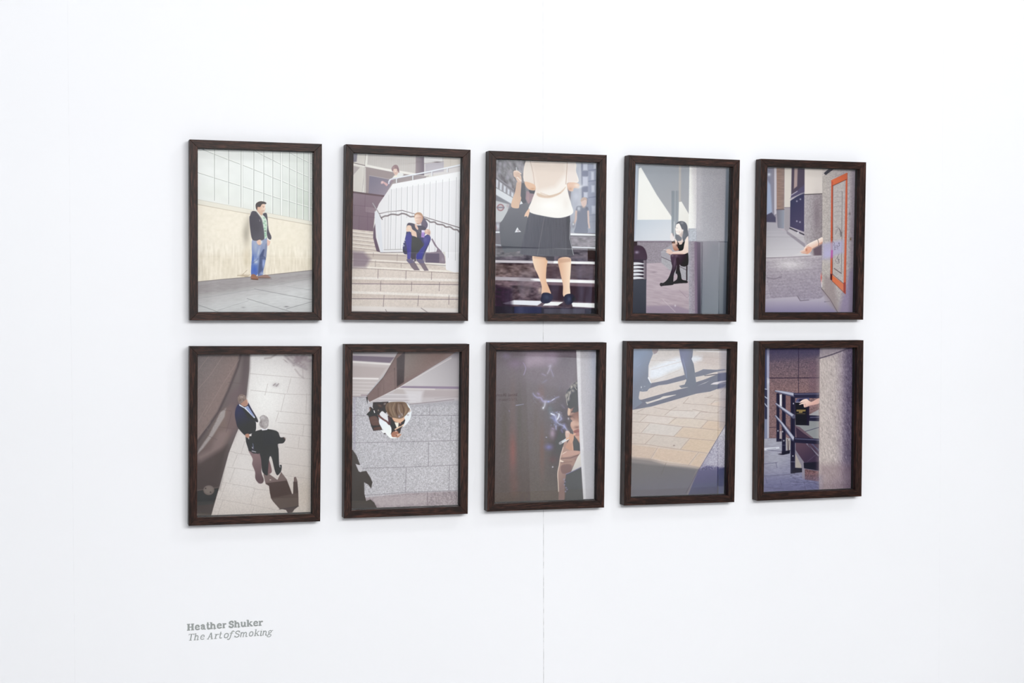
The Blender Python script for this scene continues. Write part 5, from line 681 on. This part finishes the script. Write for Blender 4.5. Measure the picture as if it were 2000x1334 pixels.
def pic10(A):     # handrails, a black bin and a hand behind a stone column
    A.v(1455, 655, 3.982)
    A.rect(0, 0, 980, 1340, A.g((300, 900), '8c8a9c', (300, 1200), '6f6d88'))
    A.poly([(186, 88), (590, 88), (590, 800), (186, 800)], A.g((300, 100), '5d5264', (300, 420), '81686b'), 4); A.tex([(186, 88), (590, 88), (590, 800), (186, 800)], 17, 5, 5, 0, 3, 4, (1.1, .85, .85), 2); A.tex([(186, 200), (590, 200), (590, 700), (186, 700)], 8, 12, 9, 20, 9, 4, (1.1, .8, .8), 2)
    A.poly([(186, 88), (590, 88), (590, 170), (186, 200)], '4b4560', 40, .6); A.line([(186, 332), (580, 330)], 6, '2c2438', 4, .95); A.line([(417, 95), (416, 460)], 5, '332a3c', 4, .9); A.line([(190, 716), (240, 714)], 5, '3f3340', 4, .8); A.poly([(500, 200), (590, 200), (590, 440), (500, 440)], '6a5464', 30, .4)
    A.poly([(148, 90), (172, 90), (172, 420), (146, 420)], '474d6c', 4); A.poly([(170, 90), (190, 90), (188, 335), (170, 335)], 'a9a8c2', 5); A.poly([(170, 330), (190, 335), (186, 800), (172, 800)], 'b9b7c6', 6); A.poly([(140, 420), (172, 415), (172, 650), (140, 640)], '565a78', 5); A.rect(155, 420, 172, 655, '33344c', 5)
    for p in [[(146, 415), (172, 420)], [(146, 470), (172, 490)], [(146, 520), (172, 555)]]: A.line(p, 7, 'b8bdd3', 4)
    A.poly([(140, 655), (172, 650), (172, 800), (140, 810)], '8085a0', 6); A.blob(180, 360, 6, 20, 'd8dae8', .8)
    # ground
    A.poly([(130, 805), (360, 800), (590, 1100), (590, 1240), (130, 1240)], A.g((250, 820), 'a3a2b0', (300, 1200), '757491'), 5); A.blob(230, 960, 90, 60, 'a5a4b2', .7); A.tex([(130, 805), (360, 800), (590, 1100), (590, 1240), (130, 1240)], 8, 22, 7, 0, 6, 5, (1, 1, 1.05), 2)
    A.lines([[(140, 1000), (250, 990)], [(140, 1095), (240, 1090), (350, 1080)], [(160, 1105), (172, 1150)], [(275, 1130), (285, 1165)], [(240, 990), (250, 1030)], [(150, 890), (320, 905)], [(370, 1140), (560, 1150)], [(460, 1140), (470, 1200)], [(140, 1180), (300, 1195)], [(370, 1110), (575, 1160)]], 5, '55526c', 5, .65)
    A.tex([(350, 1060), (580, 1120), (580, 1210), (350, 1170)], 16, 16, 7, 10, 16, 8, (1, 1, 1.1), 2)
    A.poly([(143, 875), (265, 868), (270, 880), (150, 896)], 'd4d5e0', 4); A.line([(170, 888), (240, 878)], 4, '6d6d84', 4, .7)
    # right low wall and steps
    A.v(1490, 750, 6.667)
    A.poly([(420, 470), (730, 370), (730, 900), (420, 700)], '8b8d91', 6); A.poly([(600, 400), (730, 330), (730, 420), (600, 430)], 'a09ea3', 10); A.line([(730, 565), (560, 615), (440, 640)], 8, '4a4860', 5); A.poly([(420, 540), (480, 560), (700, 740), (730, 900), (420, 720)], '6a5764', 6); A.poly([(430, 560), (530, 640), (630, 710), (440, 700)], '3f3244', 6)
    A.poly([(290, 520), (370, 600), (370, 700), (300, 650)], '574650', 6); A.poly([(300, 690), (360, 740), (350, 870), (310, 860)], 'b3aaa5', 8); A.lines([[(320, 720), (325, 860)], [(340, 740), (335, 860)]], 10, '4f4450', 5, .9); A.poly([(220, 615), (250, 610), (245, 740), (215, 735)], 'a59a9e', 6)
    A.poly([(425, 760), (730, 770), (730, 1015), (530, 1025), (425, 860)], A.g((450, 800), '5b4755', (600, 1010), '3f3348'), 5); A.line([(570, 775), (720, 930)], 16, '868194', 7, .9); A.line([(640, 780), (730, 870)], 18, '5b5a76', 8, .9); A.line([(590, 790), (720, 960)], 8, '2c2536', 6, .9); A.line([(580, 1010), (690, 920)], 4, '7b7088', 5, .6)
    A.poly([(425, 860), (540, 1025), (530, 1100), (500, 1090), (425, 900)], '85808e', 5); A.poly([(422, 900), (500, 1060), (500, 1095), (422, 1090)], 'a89f9b', 5); A.poly([(530, 1025), (730, 1012), (730, 1130), (535, 1100)], '1e1a2d', 4); A.poly([(540, 1105), (730, 1135), (730, 1270), (545, 1245)], '6d5055', 5); A.tex([(540, 1105), (730, 1135), (730, 1270), (545, 1245)], 24, 14, 12, 0, 36, 4, (1.1, .8, .85), 2); A.poly([(510, 1090), (545, 1100), (545, 1250), (510, 1230)], '8d8796', 6)
    # posts
    for x0, x1, y0, y1 in [(176, 216, 120, 750), (248, 298, 130, 910), (360, 420, 140, 1165)]:
        A.rect(x0, y0, x1, y1, A.g((x0, 0), '1d1b2d', (x1, 0), '2c2a40'), 5); A.line([(x0+9, y0+20), (x0+9, y1-10)], 5, '44425c', 5, .7)
    A.poly([(195, 915), (250, 880), (355, 860), (350, 905), (260, 925)], '1f1c2e', 6); A.poly([(200, 910), (245, 880), (245, 905)], '948d9d', 5); A.poly([(362, 1165), (510, 1150), (510, 1095), (415, 1090)], '201e2f', 6); A.poly([(178, 752), (245, 748), (245, 715), (215, 712)], '2b283b', 5)
    A.poly([(220, 140), (246, 135), (246, 310), (220, 280)], 'd9d8e0', 5); A.poly([(298, 140), (360, 165), (360, 370), (298, 330)], '7d5f62', 5, .5)
    A.line([(365, 1013), (420, 1015)], 5, '8f8da5', 4, .8); A.line([(252, 797), (298, 797)], 4, '84829a', 4, .7)
    for x, y in [(391, 937), (273, 738), (196, 610), (398, 255), (257, 620)]: A.blob(x, y, 7, 9, 'e9e8f2', .95)
    # rails
    for p, w in [([(165, 95), (240, 108), (405, 142)], [22, 40, 60]), ([(170, 260), (250, 320), (400, 425)], [20, 38, 54]), ([(165, 420), (250, 520), (395, 715)], [20, 36, 56])]:
        A.line(p, w, '4c4c66', 6); A.line([(x+3, y-5) for x, y in p], [q*.6 for q in w], 'b4b6c9', 12)
    A.poly([(400, 118), (735, 112), (735, 185), (420, 182), (400, 150)], '2c2b42', 5); A.line([(415, 133), (735, 128)], 14, '63627e', 10, .9); A.poly([(405, 695), (735, 712), (735, 785), (420, 765), (400, 730)], '262539', 5); A.line([(420, 712), (735, 730)], 14, '5b5976', 10, .9); A.poly([(590, 405), (735, 412), (735, 485), (590, 480)], '27263b', 5); A.line([(620, 435), (735, 432)], 12, '6a6985', 9, .8); A.ell(405, 425, 22, 22, '5a5970', 6)
    # bin
    A.poly([(420, 240), (600, 245), (600, 540), (425, 535)], '1b1727', 4); A.poly([(570, 200), (605, 185), (603, 540), (570, 540)], '252134', 5, .8); A.poly([(425, 235), (450, 190), (605, 178), (590, 240)], '55577a', 5); A.poly([(455, 225), (480, 195), (560, 190), (540, 228)], '2d2b44', 6); A.line([(430, 240), (480, 236)], 7, 'a9aac6', 5, .8)
    for y, a, b, w in [(347, 442, 552, 17), (367, 474, 516, 12)]:
        x = a
        while x < b: A.line([(x, y-w/2), (x, y+w/2)], 5, 'd0b36d', 3, .9); A.line([(x, y-w/2), (x+6, y-w/2)], 4, 'c4a560', 3, .8); x += 9
    A.line([(440, 385), (550, 388)], 5, '8f7f58', 3, .8)
    # hand
    A.cur([(735, 185), (640, 230), (610, 225), (570, 195), (520, 205), (482, 235), (480, 245), (520, 238), (475, 262), (480, 270), (525, 262), (535, 300), (560, 302), (620, 282), (735, 250)], A.g((560, 200), 'eed3c8', (640, 280), 'd8aaa0'), 5); A.lines([[(490, 245), (545, 235)], [(530, 262), (560, 262)], [(548, 262), (560, 300)]], 5, 'a3766f', 4, .7); A.blob(640, 285, 60, 10, '9d7a7c', .6)
    # column
    A.v(1455, 655, 3.982)
    A.poly([(582, 88), (870, 88), (850, 1240), (576, 1240)], A.g((580, 0), 'b9adac', (850, 0), '82768a'), 4); A.poly([(580, 180), (730, 150), (730, 1100), (580, 1150)], 'c3b8b4', 70, .65); A.poly([(780, 88), (880, 88), (850, 1240), (770, 1240)], '554b62', 50, .75)
    A.tex([(582, 88), (870, 88), (850, 1240), (576, 1240)], 13, 6, 20, -14, 5, 4, (1, 1, .98), 2); A.tex([(582, 88), (870, 88), (850, 1240), (576, 1240)], 12, 4, 10, -14, 15, 4, (1, .95, .95), 2); A.poly([(582, 88), (800, 88), (590, 172), (582, 180)], '8c828f', 14, .6); A.line([(582, 178), (680, 148), (830, 92)], 9, '4f4658', 6, .9, 1)
    A.poly([(576, 1000), (860, 1000), (850, 1240), (576, 1240)], '7c6670', 60, .45); A.poly([(130, 1100), (590, 1100), (590, 1240), (130, 1240)], '4b4b7a', 60, .35); A.poly([(130, 88), (590, 88), (590, 130), (130, 150)], '3c3a5c', 40, .35)

# ---------------------------------------------------------------- the room
SEAMS = [(1.2877, .00115, .42, .35, .3), (.0375, .0011, .05, .3, 1.0), (2.551, .0011, .035, .2, 1.0), (2.842, .0016, .03, .3, 1.0)]
wall_mat = mat_wall('white_painted_board', (.852, .872, .912), SEAMS); plain_wall = mat_plain('pale_grey_partition_paint', (.60, .61, .625), .8, .2)
bm = bmesh.new(); add_box(bm, -3.5, 7.0, 0, .12, 0, 4.2); tag(link('wall_back', bm, wall_mat), kind='structure')
bm = bmesh.new(); add_box(bm, -3.62, -3.5, -6.22, .12, 0, 4.2); tag(link('wall_left', bm, plain_wall), kind='structure')
bm = bmesh.new(); add_box(bm, -3.5, 4.645, -6.22, -6.1, 0, 3.4); add_box(bm, 4.645, 7.0, -6.22, -6.1, 1.766, 3.4); tag(link('wall_front', bm, plain_wall), kind='structure')
bm = bmesh.new(); add_box(bm, 4.3, 7.0, -9.0, -8.9, 0, 3.4); add_box(bm, 4.2, 4.3, -9.0, -6.22, 0, 3.4); add_box(bm, 4.2, 7.1, -9.0, -6.22, 3.4, 3.5)
tag(link('wall_far_block', bm, mat_plain('dark_light_block', (.02, .021, .03), .9, .2)), kind='structure')  # dark walls added past the opening to block world light from the reflections
bm = bmesh.new(); add_box(bm, 7.0, 7.1, -9.0, .12, 0, 3.4); tag(link('wall_right', bm, mat_plain('dark_screen_cloth', (.04, .04, .05), .9, .2)), kind='structure')
bm = bmesh.new(); add_box(bm, -3.62, 7.1, -9.0, .12, -.1, 0); tag(link('floor', bm, mat_plain('grey_hall_floor', (.34, .33, .32), .6, .3, .15, 8.)), kind='structure')

# ---------------------------------------------------------------- ten framed photographs
FW, FH, FD, RW = .3386, .46, .0329, .0205                # frame width, height, depth, moulding width
GY, PY = .013, .025                                      # glass and print, measured back from the front face
wood = mat_wood(); glass = mat_glass(); paper = mat_print()
spacer_mat = mat_plain('black_spacer', (.012, .012, .014), .7, .3); board_mat = mat_plain('backing_board', (.25, .2, .15), .9, .2)

def rail_mesh(L, name):
    bm = bmesh.new(); h = RW/2
    P = [(-L/2, h), (L/2, h), (L/2-RW, -h), (-L/2+RW, -h)]
    b = [bm.verts.new((x, 0, z)) for x, z in P]; f = [bm.verts.new((x, -FD, z)) for x, z in P]
    bm.faces.new(b); bm.faces.new(f[::-1])
    for i in range(4): j = (i+1) % 4; bm.faces.new((b[j], b[i], f[i], f[j]))
    ed = [e for e in bm.edges if all(abs(v.co.y+FD) < 1e-6 for v in e.verts)]
    bmesh.ops.bevel(bm, geom=ed, offset=.0006, segments=2, affect='EDGES', profile=.6)
    bmesh.ops.recalc_face_normals(bm, faces=bm.faces)
    me = bpy.data.meshes.new(name); bm.to_mesh(me); bm.free(); me.materials.append(wood); return me
rail_h = rail_mesh(FW, 'frame_rail_short'); rail_v = rail_mesh(FH, 'frame_rail_long')

def to_lin(c):
    c = np.clip(c/255., 0, 1); return np.where(c <= .04045, c/12.92, ((c+.055)/1.055)**2.4)
def print_mesh(local2world, draw, veil):
    """A flat sheet 0.302 x 0.424 m; every vertex carries the colour of the picture there.  The pictures were traced
    in photograph pixels, so the sheet's own points are projected once to look the drawing up (rectification)."""
    nx, nz = 400, 560; W, Hh = .2985, .42
    u = np.linspace(-W/2, W/2, nx); v = np.linspace(FH/2-Hh/2, FH/2+Hh/2, nz)
    U, V = np.meshgrid(u, v); y = -(FD-PY)
    co = np.stack([U.ravel(), np.full(U.size, y), V.ravel()], 1)
    m = np.array(local2world); w = co@m[:3, :3].T+m[:3, 3]
    q = (w-CAM)@AX.T; X = 1000+FPX*q[:, 0]/q[:, 2]; Y = 667-FPX*q[:, 1]/q[:, 2]
    A = Art(X, Y); draw(A)
    lin = (to_lin(A.C)-veil(X, Y)[:, None]*np.array([.97, 1, 1.04]))/INK; lin = np.clip(lin, .004, .93)  #DBG
    me = bpy.data.meshes.new('print'); me.vertices.add(len(co)); me.vertices.foreach_set('co', co.ravel())
    i = np.arange((nx-1)*(nz-1)); i = i//(nx-1)*nx+i % (nx-1); quads = np.stack([i, i+1, i+nx+1, i+nx], 1).ravel()
    n = len(quads)//4; me.loops.add(n*4); me.loops.foreach_set('vertex_index', quads); me.polygons.add(n)
    me.polygons.foreach_set('loop_start', np.arange(0, n*4, 4)); me.polygons.foreach_set('loop_total', np.full(n, 4)); me.update(calc_edges=True)
    ca = me.color_attributes.new('ink', 'FLOAT_COLOR', 'POINT'); ca.data.foreach_set('color', np.concatenate([lin, np.ones((len(lin), 1))], 1).ravel().astype(np.float32))
    me.materials.append(paper); return me

def framed_photo(x, z, rho, tau, label, draw, veil):
    mat = Matrix.Translation((x, -.0008, EYE+z-FH/2)) @ Matrix.Rotation(tau, 4, 'X') @ Matrix.Translation((0, 0, FH/2)) @ Matrix.Rotation(-rho, 4, 'Y') @ Matrix.Translation((0, 0, -FH/2))
    t = empty('framed_photograph', mat); tag(t, label, 'framed photograph', 'framed photographs hung in two rows on the white wall')
    for me, ang, px, pz in ((rail_h, 0, 0, FH-RW/2), (rail_v, 90, FW/2-RW/2, FH/2), (rail_h, 180, 0, RW/2), (rail_v, 270, -FW/2+RW/2, FH/2)):
        o = bpy.data.objects.new('frame_rail', me); scene.collection.objects.link(o); o.parent = t
        o.matrix_local = Matrix.Translation((px, 0, pz)) @ Matrix.Rotation(math.radians(ang), 4, 'Y')
    iw, z0, z1 = FW/2-RW, RW, FH-RW
    bm = bmesh.new(); y = -(FD-GY); v = [bm.verts.new(p) for p in ((-iw, y, z0), (iw, y, z0), (iw, y, z1), (-iw, y, z1))]; bm.faces.new(v)
    link('glass_pane', bm, glass, t)
    bm = bmesh.new(); ya, yb, s = -(FD-GY)+.0006, -(FD-PY), .0012
    add_box(bm, -iw, -iw+s, ya, yb, z0, z1); add_box(bm, iw-s, iw, ya, yb, z0, z1); add_box(bm, -iw, iw, ya, yb, z0, z0+s); add_box(bm, -iw, iw, ya, yb, z1-s, z1)
    link('spacer', bm, spacer_mat, t)
    me = print_mesh(mat, draw, veil); o = bpy.data.objects.new('print', me); scene.collection.objects.link(o); o.parent = t
    bm = bmesh.new(); add_box(bm, -iw, iw, -.0045, -.0075, z0, z1); link('backing_board', bm, board_mat, t)
    return t

def veil_top(edge, v, lo=VD):                           # light thrown back by the glass over each print (white partition above, dark pictures below)
    return lambda X, Y: np.where(Y < edge, v, lo)
def veil_low(v0, v1, xa, xb, base=985, vf=.055, right=1e9):
    return lambda X, Y: np.where(X < right, np.where(Y < base, v0+(v1-v0)*np.clip((X-xa)/(xb-xa), 0, 1), vf), VD)
FRAMES = [
 (.4985, .1649, -.0063, .0035, 'dark wood frame, photo of a man in dark jacket and jeans beside a cream wall', pic1, veil_top(502, .100, .026)),
 (.8979, .1623, -.0165, .0065, 'dark wood frame, photo of a seated man on steps before a white balustrade', pic2, veil_top(493, .120, .030)),
 (1.2894, .1569, -.0087, .010, 'dark wood frame, photo of a woman in black skirt seen from behind', pic3, veil_top(485, .110, .026)),
 (1.6913, .1546, -.0147, .0140, 'dark wood frame, photo of a woman in black sitting beside a grey column and bollard', pic4, (lambda X, Y: np.where((Y < 473) | (X > 1370) & (X < 1404), .120, .018))),
 (2.0973, .1561, -.0048, .0175, 'dark wood frame, photo of a hand beside a pier with an orange taped notice', pic5, veil_top(464, .044)),
 (.4926, -.3617, -.0121, .015, 'dark wood frame, photo of two men in dark suits seen from above', pic6, veil_low(.051, .054, 386, 611, 980)),
 (.8939, -.3607, -.0093, .012, 'dark wood frame, photo of a brown haired woman with a bag seen from above', pic7, veil_low(.052, .056, 688, 895, 985)),
 (1.2879, -.3607, -.011, .013, 'dark wood frame, photo of a man smoking half hidden by a pale pillar', pic8, veil_low(.080, .118, 970, 1165, 1000)),
 (1.6863, -.3621, -.0139, .011, 'dark wood frame, photo of trousered legs casting long shadows over paving', pic9, veil_low(.130, .120, 1236, 1400, 1000, .1, 1403)),
 (2.0945, -.3646, -.003, .009, 'dark wood frame, photo of metal railings with a black bin and a hand', pic10, veil_low(.010, .010, 0, 1, 945, .03))]
for fr in FRAMES: framed_photo(*fr)

# ---------------------------------------------------------------- lettering (drawn strokes, slab serif)
G = {
 'H': (1.12, [([(.27, 0), (.27, 1)], 1), ([(.85, 0), (.85, 1)], 1), ([(.27, .5), (.85, .5)], .5), ([(.03, .05), (.5, .05)], .45), ([(.03, .95), (.5, .95)], .45), ([(.62, .05), (1.09, .05)], .45), ([(.62, .95), (1.09, .95)], .45)]),
 'e': (.8, [([(.15, .4), (.62, .42)], .45), ([(.64, .44), (.6, .62), (.4, .7), (.2, .6), (.14, .36), (.22, .13), (.43, .07), (.66, .13)], .75)]),
 'a': (.85, [([(.14, .6), (.32, .7), (.5, .63), (.54, .46), (.54, .1)], .8), ([(.54, .05), (.8, .05)], .45), ([(.54, .42), (.3, .41), (.14, .26), (.24, .09), (.5, .14)], .6)]),
 't': (.55, [([(.24, .95), (.24, .2), (.33, .07), (.52, .09)], .85), ([(.02, .69), (.5, .69)], .45)]),
 'h': (.92, [([(.2, 0), (.2, 1.02)], .9), ([(0, .98), (.2, .98)], .45), ([(.02, .05), (.42, .05)], .45), ([(.2, .5), (.38, .66), (.58, .63), (.67, .45), (.67, .02)], .8), ([(.5, .05), (.9, .05)], .45)]),
 'r': (.62, [([(.22, 0), (.22, .72)], .9), ([(.02, .05), (.46, .05)], .45), ([(.02, .7), (.22, .7)], .45), ([(.24, .46), (.36, .63), (.56, .64)], .75)]),
 'S': (.82, [([(.68, .76), (.56, .93), (.34, .93), (.16, .8), (.2, .62), (.44, .51), (.66, .4), (.7, .22), (.54, .06), (.3, .06), (.12, .22)], .85), ([(.7, .72), (.7, .97)], .4), ([(.09, .03), (.09, .28)], .4)]),
 'u': (.92, [([(.2, .7), (.2, .26), (.32, .09), (.5, .11), (.67, .28)], .8), ([(.67, 0), (.67, .72)], .9), ([(.02, .7), (.2, .7)], .45), ([(.5, .7), (.67, .7)], .45), ([(.67, .05), (.9, .05)], .45)]),
 'k': (.92, [([(.2, 0), (.2, 1.02)], .9), ([(0, .98), (.2, .98)], .45), ([(.02, .05), (.4, .05)], .45), ([(.26, .33), (.64, .66)], .5), ([(.4, .42), (.72, .06)], .85), ([(.5, .7), (.82, .7)], .45), ([(.55, .05), (.92, .05)], .45)]),
 'T': (.9, [([(.42, 0), (.42, .95)], 1), ([(.03, .94), (.83, .94)], .55), ([(.06, .78), (.06, .95)], .5), ([(.8, .78), (.8, .95)], .5), ([(.22, .05), (.62, .05)], .5)]),
 'A': (1.0, [([(.16, .02), (.5, .97)], .7), ([(.5, .97), (.8, .02)], 1), ([(.28, .34), (.7, .34)], .55), ([(.0, .04), (.34, .04)], .5), ([(.62, .04), (.98, .04)], .5)]),
 'o': (.8, [([(.4, .7), (.2, .62), (.13, .37), (.2, .13), (.4, .06), (.6, .13), (.67, .38), (.6, .62), (.4, .7)], .85)]),
 'f': (.55, [([(.62, .93), (.48, 1.0), (.36, .9), (.32, .7), (.26, .1), (.18, -.16), (.05, -.22), (-.06, -.16)], .85), ([(.1, .69), (.54, .69)], .5)]),
 'm': (1.3, [([(.2, 0), (.2, .7)], .9), ([(.2, .48), (.36, .66), (.52, .62), (.58, .45), (.58, .02)], .8), ([(.58, .48), (.76, .66), (.92, .62), (.98, .45), (.98, .06), (1.14, .06)], .8), ([(.06, .68), (.2, .7)], .5)]),
 'i': (.4, [([(.2, .7), (.2, .06), (.34, .05)], .9), ([(.2, .93), (.2, .96)], 1.1), ([(.05, .69), (.2, .69)], .5)]),
 'n': (.92, [([(.2, 0), (.2, .7)], .9), ([(.2, .48), (.4, .66), (.58, .62), (.66, .45), (.66, .06), (.84, .06)], .8), ([(.05, .69), (.2, .69)], .5)]),
 'g': (.85, [([(.38, .7), (.2, .6), (.18, .44), (.34, .32), (.52, .42), (.54, .6), (.38, .7)], .7), ([(.5, .62), (.78, .7)], .55), ([(.28, .32), (.2, .2), (.36, .12), (.56, .08), (.6, -.1), (.4, -.24), (.12, -.2), (.06, -.08), (.22, .08)], .65)]),
 'D': (1.0, [([(.24, 0), (.24, 1)], 1), ([(.24, .95), (.6, .92), (.84, .7), (.84, .3), (.6, .08), (.24, .05)], .8), ([(0, .05), (.4, .05)], .45), ([(0, .95), (.4, .95)], .45)]),
 'v': (.8, [([(.14, .68), (.4, .02)], .9), ([(.4, .02), (.66, .68)], .6), ([(0, .7), (.3, .7)], .45), ([(.52, .7), (.8, .7)], .45)]),
 'd': (.9, [([(.62, 0), (.62, 1.02)], .9), ([(.6, .55), (.4, .68), (.18, .55), (.14, .32), (.26, .1), (.46, .08), (.6, .22)], .75), ([(.45, .98), (.62, .98)], .45), ([(.62, .05), (.84, .05)], .45)]),
 'y': (.8, [([(.14, .68), (.42, .05)], .9), ([(.68, .68), (.36, -.12), (.12, -.2)], .6), ([(0, .7), (.3, .7)], .45), ([(.52, .7), (.82, .7)], .45)]),
 '2': (.75, [([(.12, .74), (.25, .94), (.5, .94), (.6, .74), (.5, .5), (.14, .07), (.66, .07)], .8)]),
 '1': (.6, [([(.12, .8), (.3, .95), (.3, .03)], .85), ([(.1, .05), (.52, .05)], .45)]),
 's': (.65, [([(.52, .58), (.36, .68), (.18, .56), (.36, .38), (.54, .24), (.4, .07), (.12, .16)], .75)]),
 'C': (.95, [([(.78, .74), (.6, .94), (.34, .9), (.14, .6), (.18, .28), (.42, .05), (.7, .1), (.82, .26)], .85)]),
 'F': (.85, [([(.26, 0), (.26, 1)], 1), ([(.04, .94), (.76, .94)], .55), ([(.74, .74), (.74, .95)], .5), ([(.26, .52), (.58, .52)], .5), ([(.04, .05), (.5, .05)], .45)]),
}
def smooth_path(p, n=6):
    return p if len(p) < 3 else [tuple(q) for q in catmull(p, False, n)]
def text_line(bm, glyphs, cap, wgt, slant, cell=.00011):
    """Lettering as one flat sheet of cut vinyl.  glyphs: (letter, start, end), start and end in cap heights along the line."""
    segs = []
    for ch, a, b in glyphs:
        W, st = G[ch]; sx = (b-a)/W
        for pts, w in st:
            P = np.array([((a+px*sx+slant*(pz-.35))*cap, pz*cap) for px, pz in smooth_path(pts)]); r = w*wgt*cap/2
            for k in range(len(P)-1): segs.append((P[k], P[k+1], r, len(pts) > 2))
    x0 = min(min(s[0][0], s[1][0]) for s in segs)-.002; x1 = max(max(s[0][0], s[1][0]) for s in segs)+.002; z0, z1 = -.4*cap, 1.3*cap
    gx = np.arange(x0, x1, cell); gz = np.arange(z0, z1, cell); on = np.zeros((len(gz), len(gx)), bool)
    for p, q, r, rnd in segs:
        m = r+cell; ia, ib = np.searchsorted(gx, (min(p[0], q[0])-m, max(p[0], q[0])+m)); ja, jb = np.searchsorted(gz, (min(p[1], q[1])-m, max(p[1], q[1])+m))
        X, Z = np.meshgrid(gx[ia:ib], gz[ja:jb]); d = q-p; L = math.hypot(*d) or 1e-9; t = ((X-p[0])*d[0]+(Z-p[1])*d[1])/L; n = np.abs((X-p[0])*d[1]-(Z-p[1])*d[0])/L
        hit = (n <= r) & (t >= 0) & (t <= L)
        if rnd: hit |= (X-p[0])**2+(Z-p[1])**2 <= r*r; hit |= (X-q[0])**2+(Z-q[1])**2 <= r*r
        on[ja:jb, ia:ib] |= hit
    for j in range(len(gz)):
        e = np.flatnonzero(np.diff(np.concatenate([[0], on[j].astype(int), [0]])))
        for a, b in zip(e[::2], e[1::2]):
            xa, xb, za = x0+a*cell, x0+b*cell, gz[j]
            bm.faces.new([bm.verts.new(q) for q in ((xa, -.0004, za), (xb, -.0004, za), (xb, -.0004, za+cell), (xa, -.0004, za+cell))])
def spans(s, pos, x0=150., k=130.): return [(c, (a-x0)/k, (b-x0)/k) for c, (a, b) in zip(s, pos)]
ink_mat = mat_plain('grey_vinyl', (.30, .325, .325), .6, .3)
t = empty('wall_lettering', Matrix.Translation((.3165, 0, EYE-.8669))); tag(t, 'grey slab serif wall lettering, a name above an italic title, below the framed photographs', 'wall lettering')
bm = bmesh.new(); text_line(bm, spans('HeatherShuker', [(145, 292), (297, 402), (410, 520), (522, 592), (594, 716), (722, 832), (836, 908), (958, 1062), (1066, 1188), (1190, 1310), (1312, 1438), (1440, 1545), (1545, 1632)]), .0171, .30, 0); link('text_line', bm, ink_mat, t)
bm = bmesh.new(); text_line(bm, spans('TheArtofSmoking', [(158, 272), (268, 372), (382, 478), (520, 640), (650, 735), (735, 800), (828, 935), (925, 1005), (1032, 1140), (1135, 1305), (1308, 1405), (1412, 1525), (1520, 1570), (1568, 1672), (1668, 1780)], 158.), .0176, .165, .2)
o = link('text_line', bm, ink_mat, t); o.location = (.0022, 0, -.0266)

# ---------------------------------------------------------------- what hangs on the wall opposite (seen mirrored in the glass)
opp = mat_plain('black_frame_paint', (.015, .014, .014), .5, .4)
def large_picture(x0, x1, z0, z1, mat, label, roll=0):
    t = empty('large_picture', Matrix.Translation(((x0+x1)/2, -6.1, z0)) @ Matrix.Rotation(math.radians(roll), 4, 'Y')); tag(t, label, 'picture', 'large dark pictures on the opposite partition')
    w, h, b = (x1-x0)/2, z1-z0, .045; bm = bmesh.new()
    add_box(bm, -w, w, 0, .03, 0, b); add_box(bm, -w, w, 0, .03, h-b, h); add_box(bm, -w, -w+b, 0, .03, b, h-b); add_box(bm, w-b, w, 0, .03, b, h-b); link('picture_frame', bm, opp, t)
    bm = bmesh.new(); add_box(bm, -w+b, w-b, .0, .012, b, h-b); link('picture_sheet', bm, mat, t)
dim = mat_dim_picture('dark_blue_picture', (.03, .025, .04), (.22, .22, .34), (14, 1, 2.5)); dimmer = mat_dim_picture('near_black_picture', (.01, .01, .014), (.05, .045, .06), (6, 1, 3))
mid = mat_dim_picture('grey_brown_picture', (.10, .09, .09), (.36, .34, .35), (12, 1, 1.5))
large_picture(.62, 1.84, 1.06, 1.76, mid, 'widest large grey picture, nearest the left end of the opposite partition')
large_picture(1.93, 2.84, 1.06, 1.76, mid, 'narrower large grey picture, second from the left on the opposite partition')
large_picture(2.92, 3.68, .985, 1.755, dim, 'large dark blue picture above the opposite lettering', 2.4)
large_picture(3.77, 4.5, 1.06, 1.76, dimmer, 'near black large picture beside the end of the opposite partition')
t = empty('wall_lettering', Matrix.Translation((3.10, -6.1, .648)) @ Matrix.Rotation(math.pi, 4, 'Z')); tag(t, 'dark lettering low on the opposite partition, mirrored in the glass of the smoker photo', 'wall lettering')
bm = bmesh.new(); x = 0; L = []
for c in 'David Sherry':
    if c == ' ': x += .5; continue
    L.append((c, x, x+G[c][0])); x += G[c][0]+.02
dark_ink = mat_plain('dark_vinyl', (.03, .03, .035), .6, .3)
text_line(bm, L, .0171, .26, 0); o = link('text_line', bm, dark_ink, t); o.location = (0, 0, .032)
bm = bmesh.new(); x = 0; L = []
for c in '21st Century F':
    if c == ' ': x += .4; continue
    L.append((c, x, x+G[c][0]*.9)); x += G[c][0]*.9+.02
text_line(bm, L, .0176, .155, .2); link('text_line', bm, dark_ink, t)
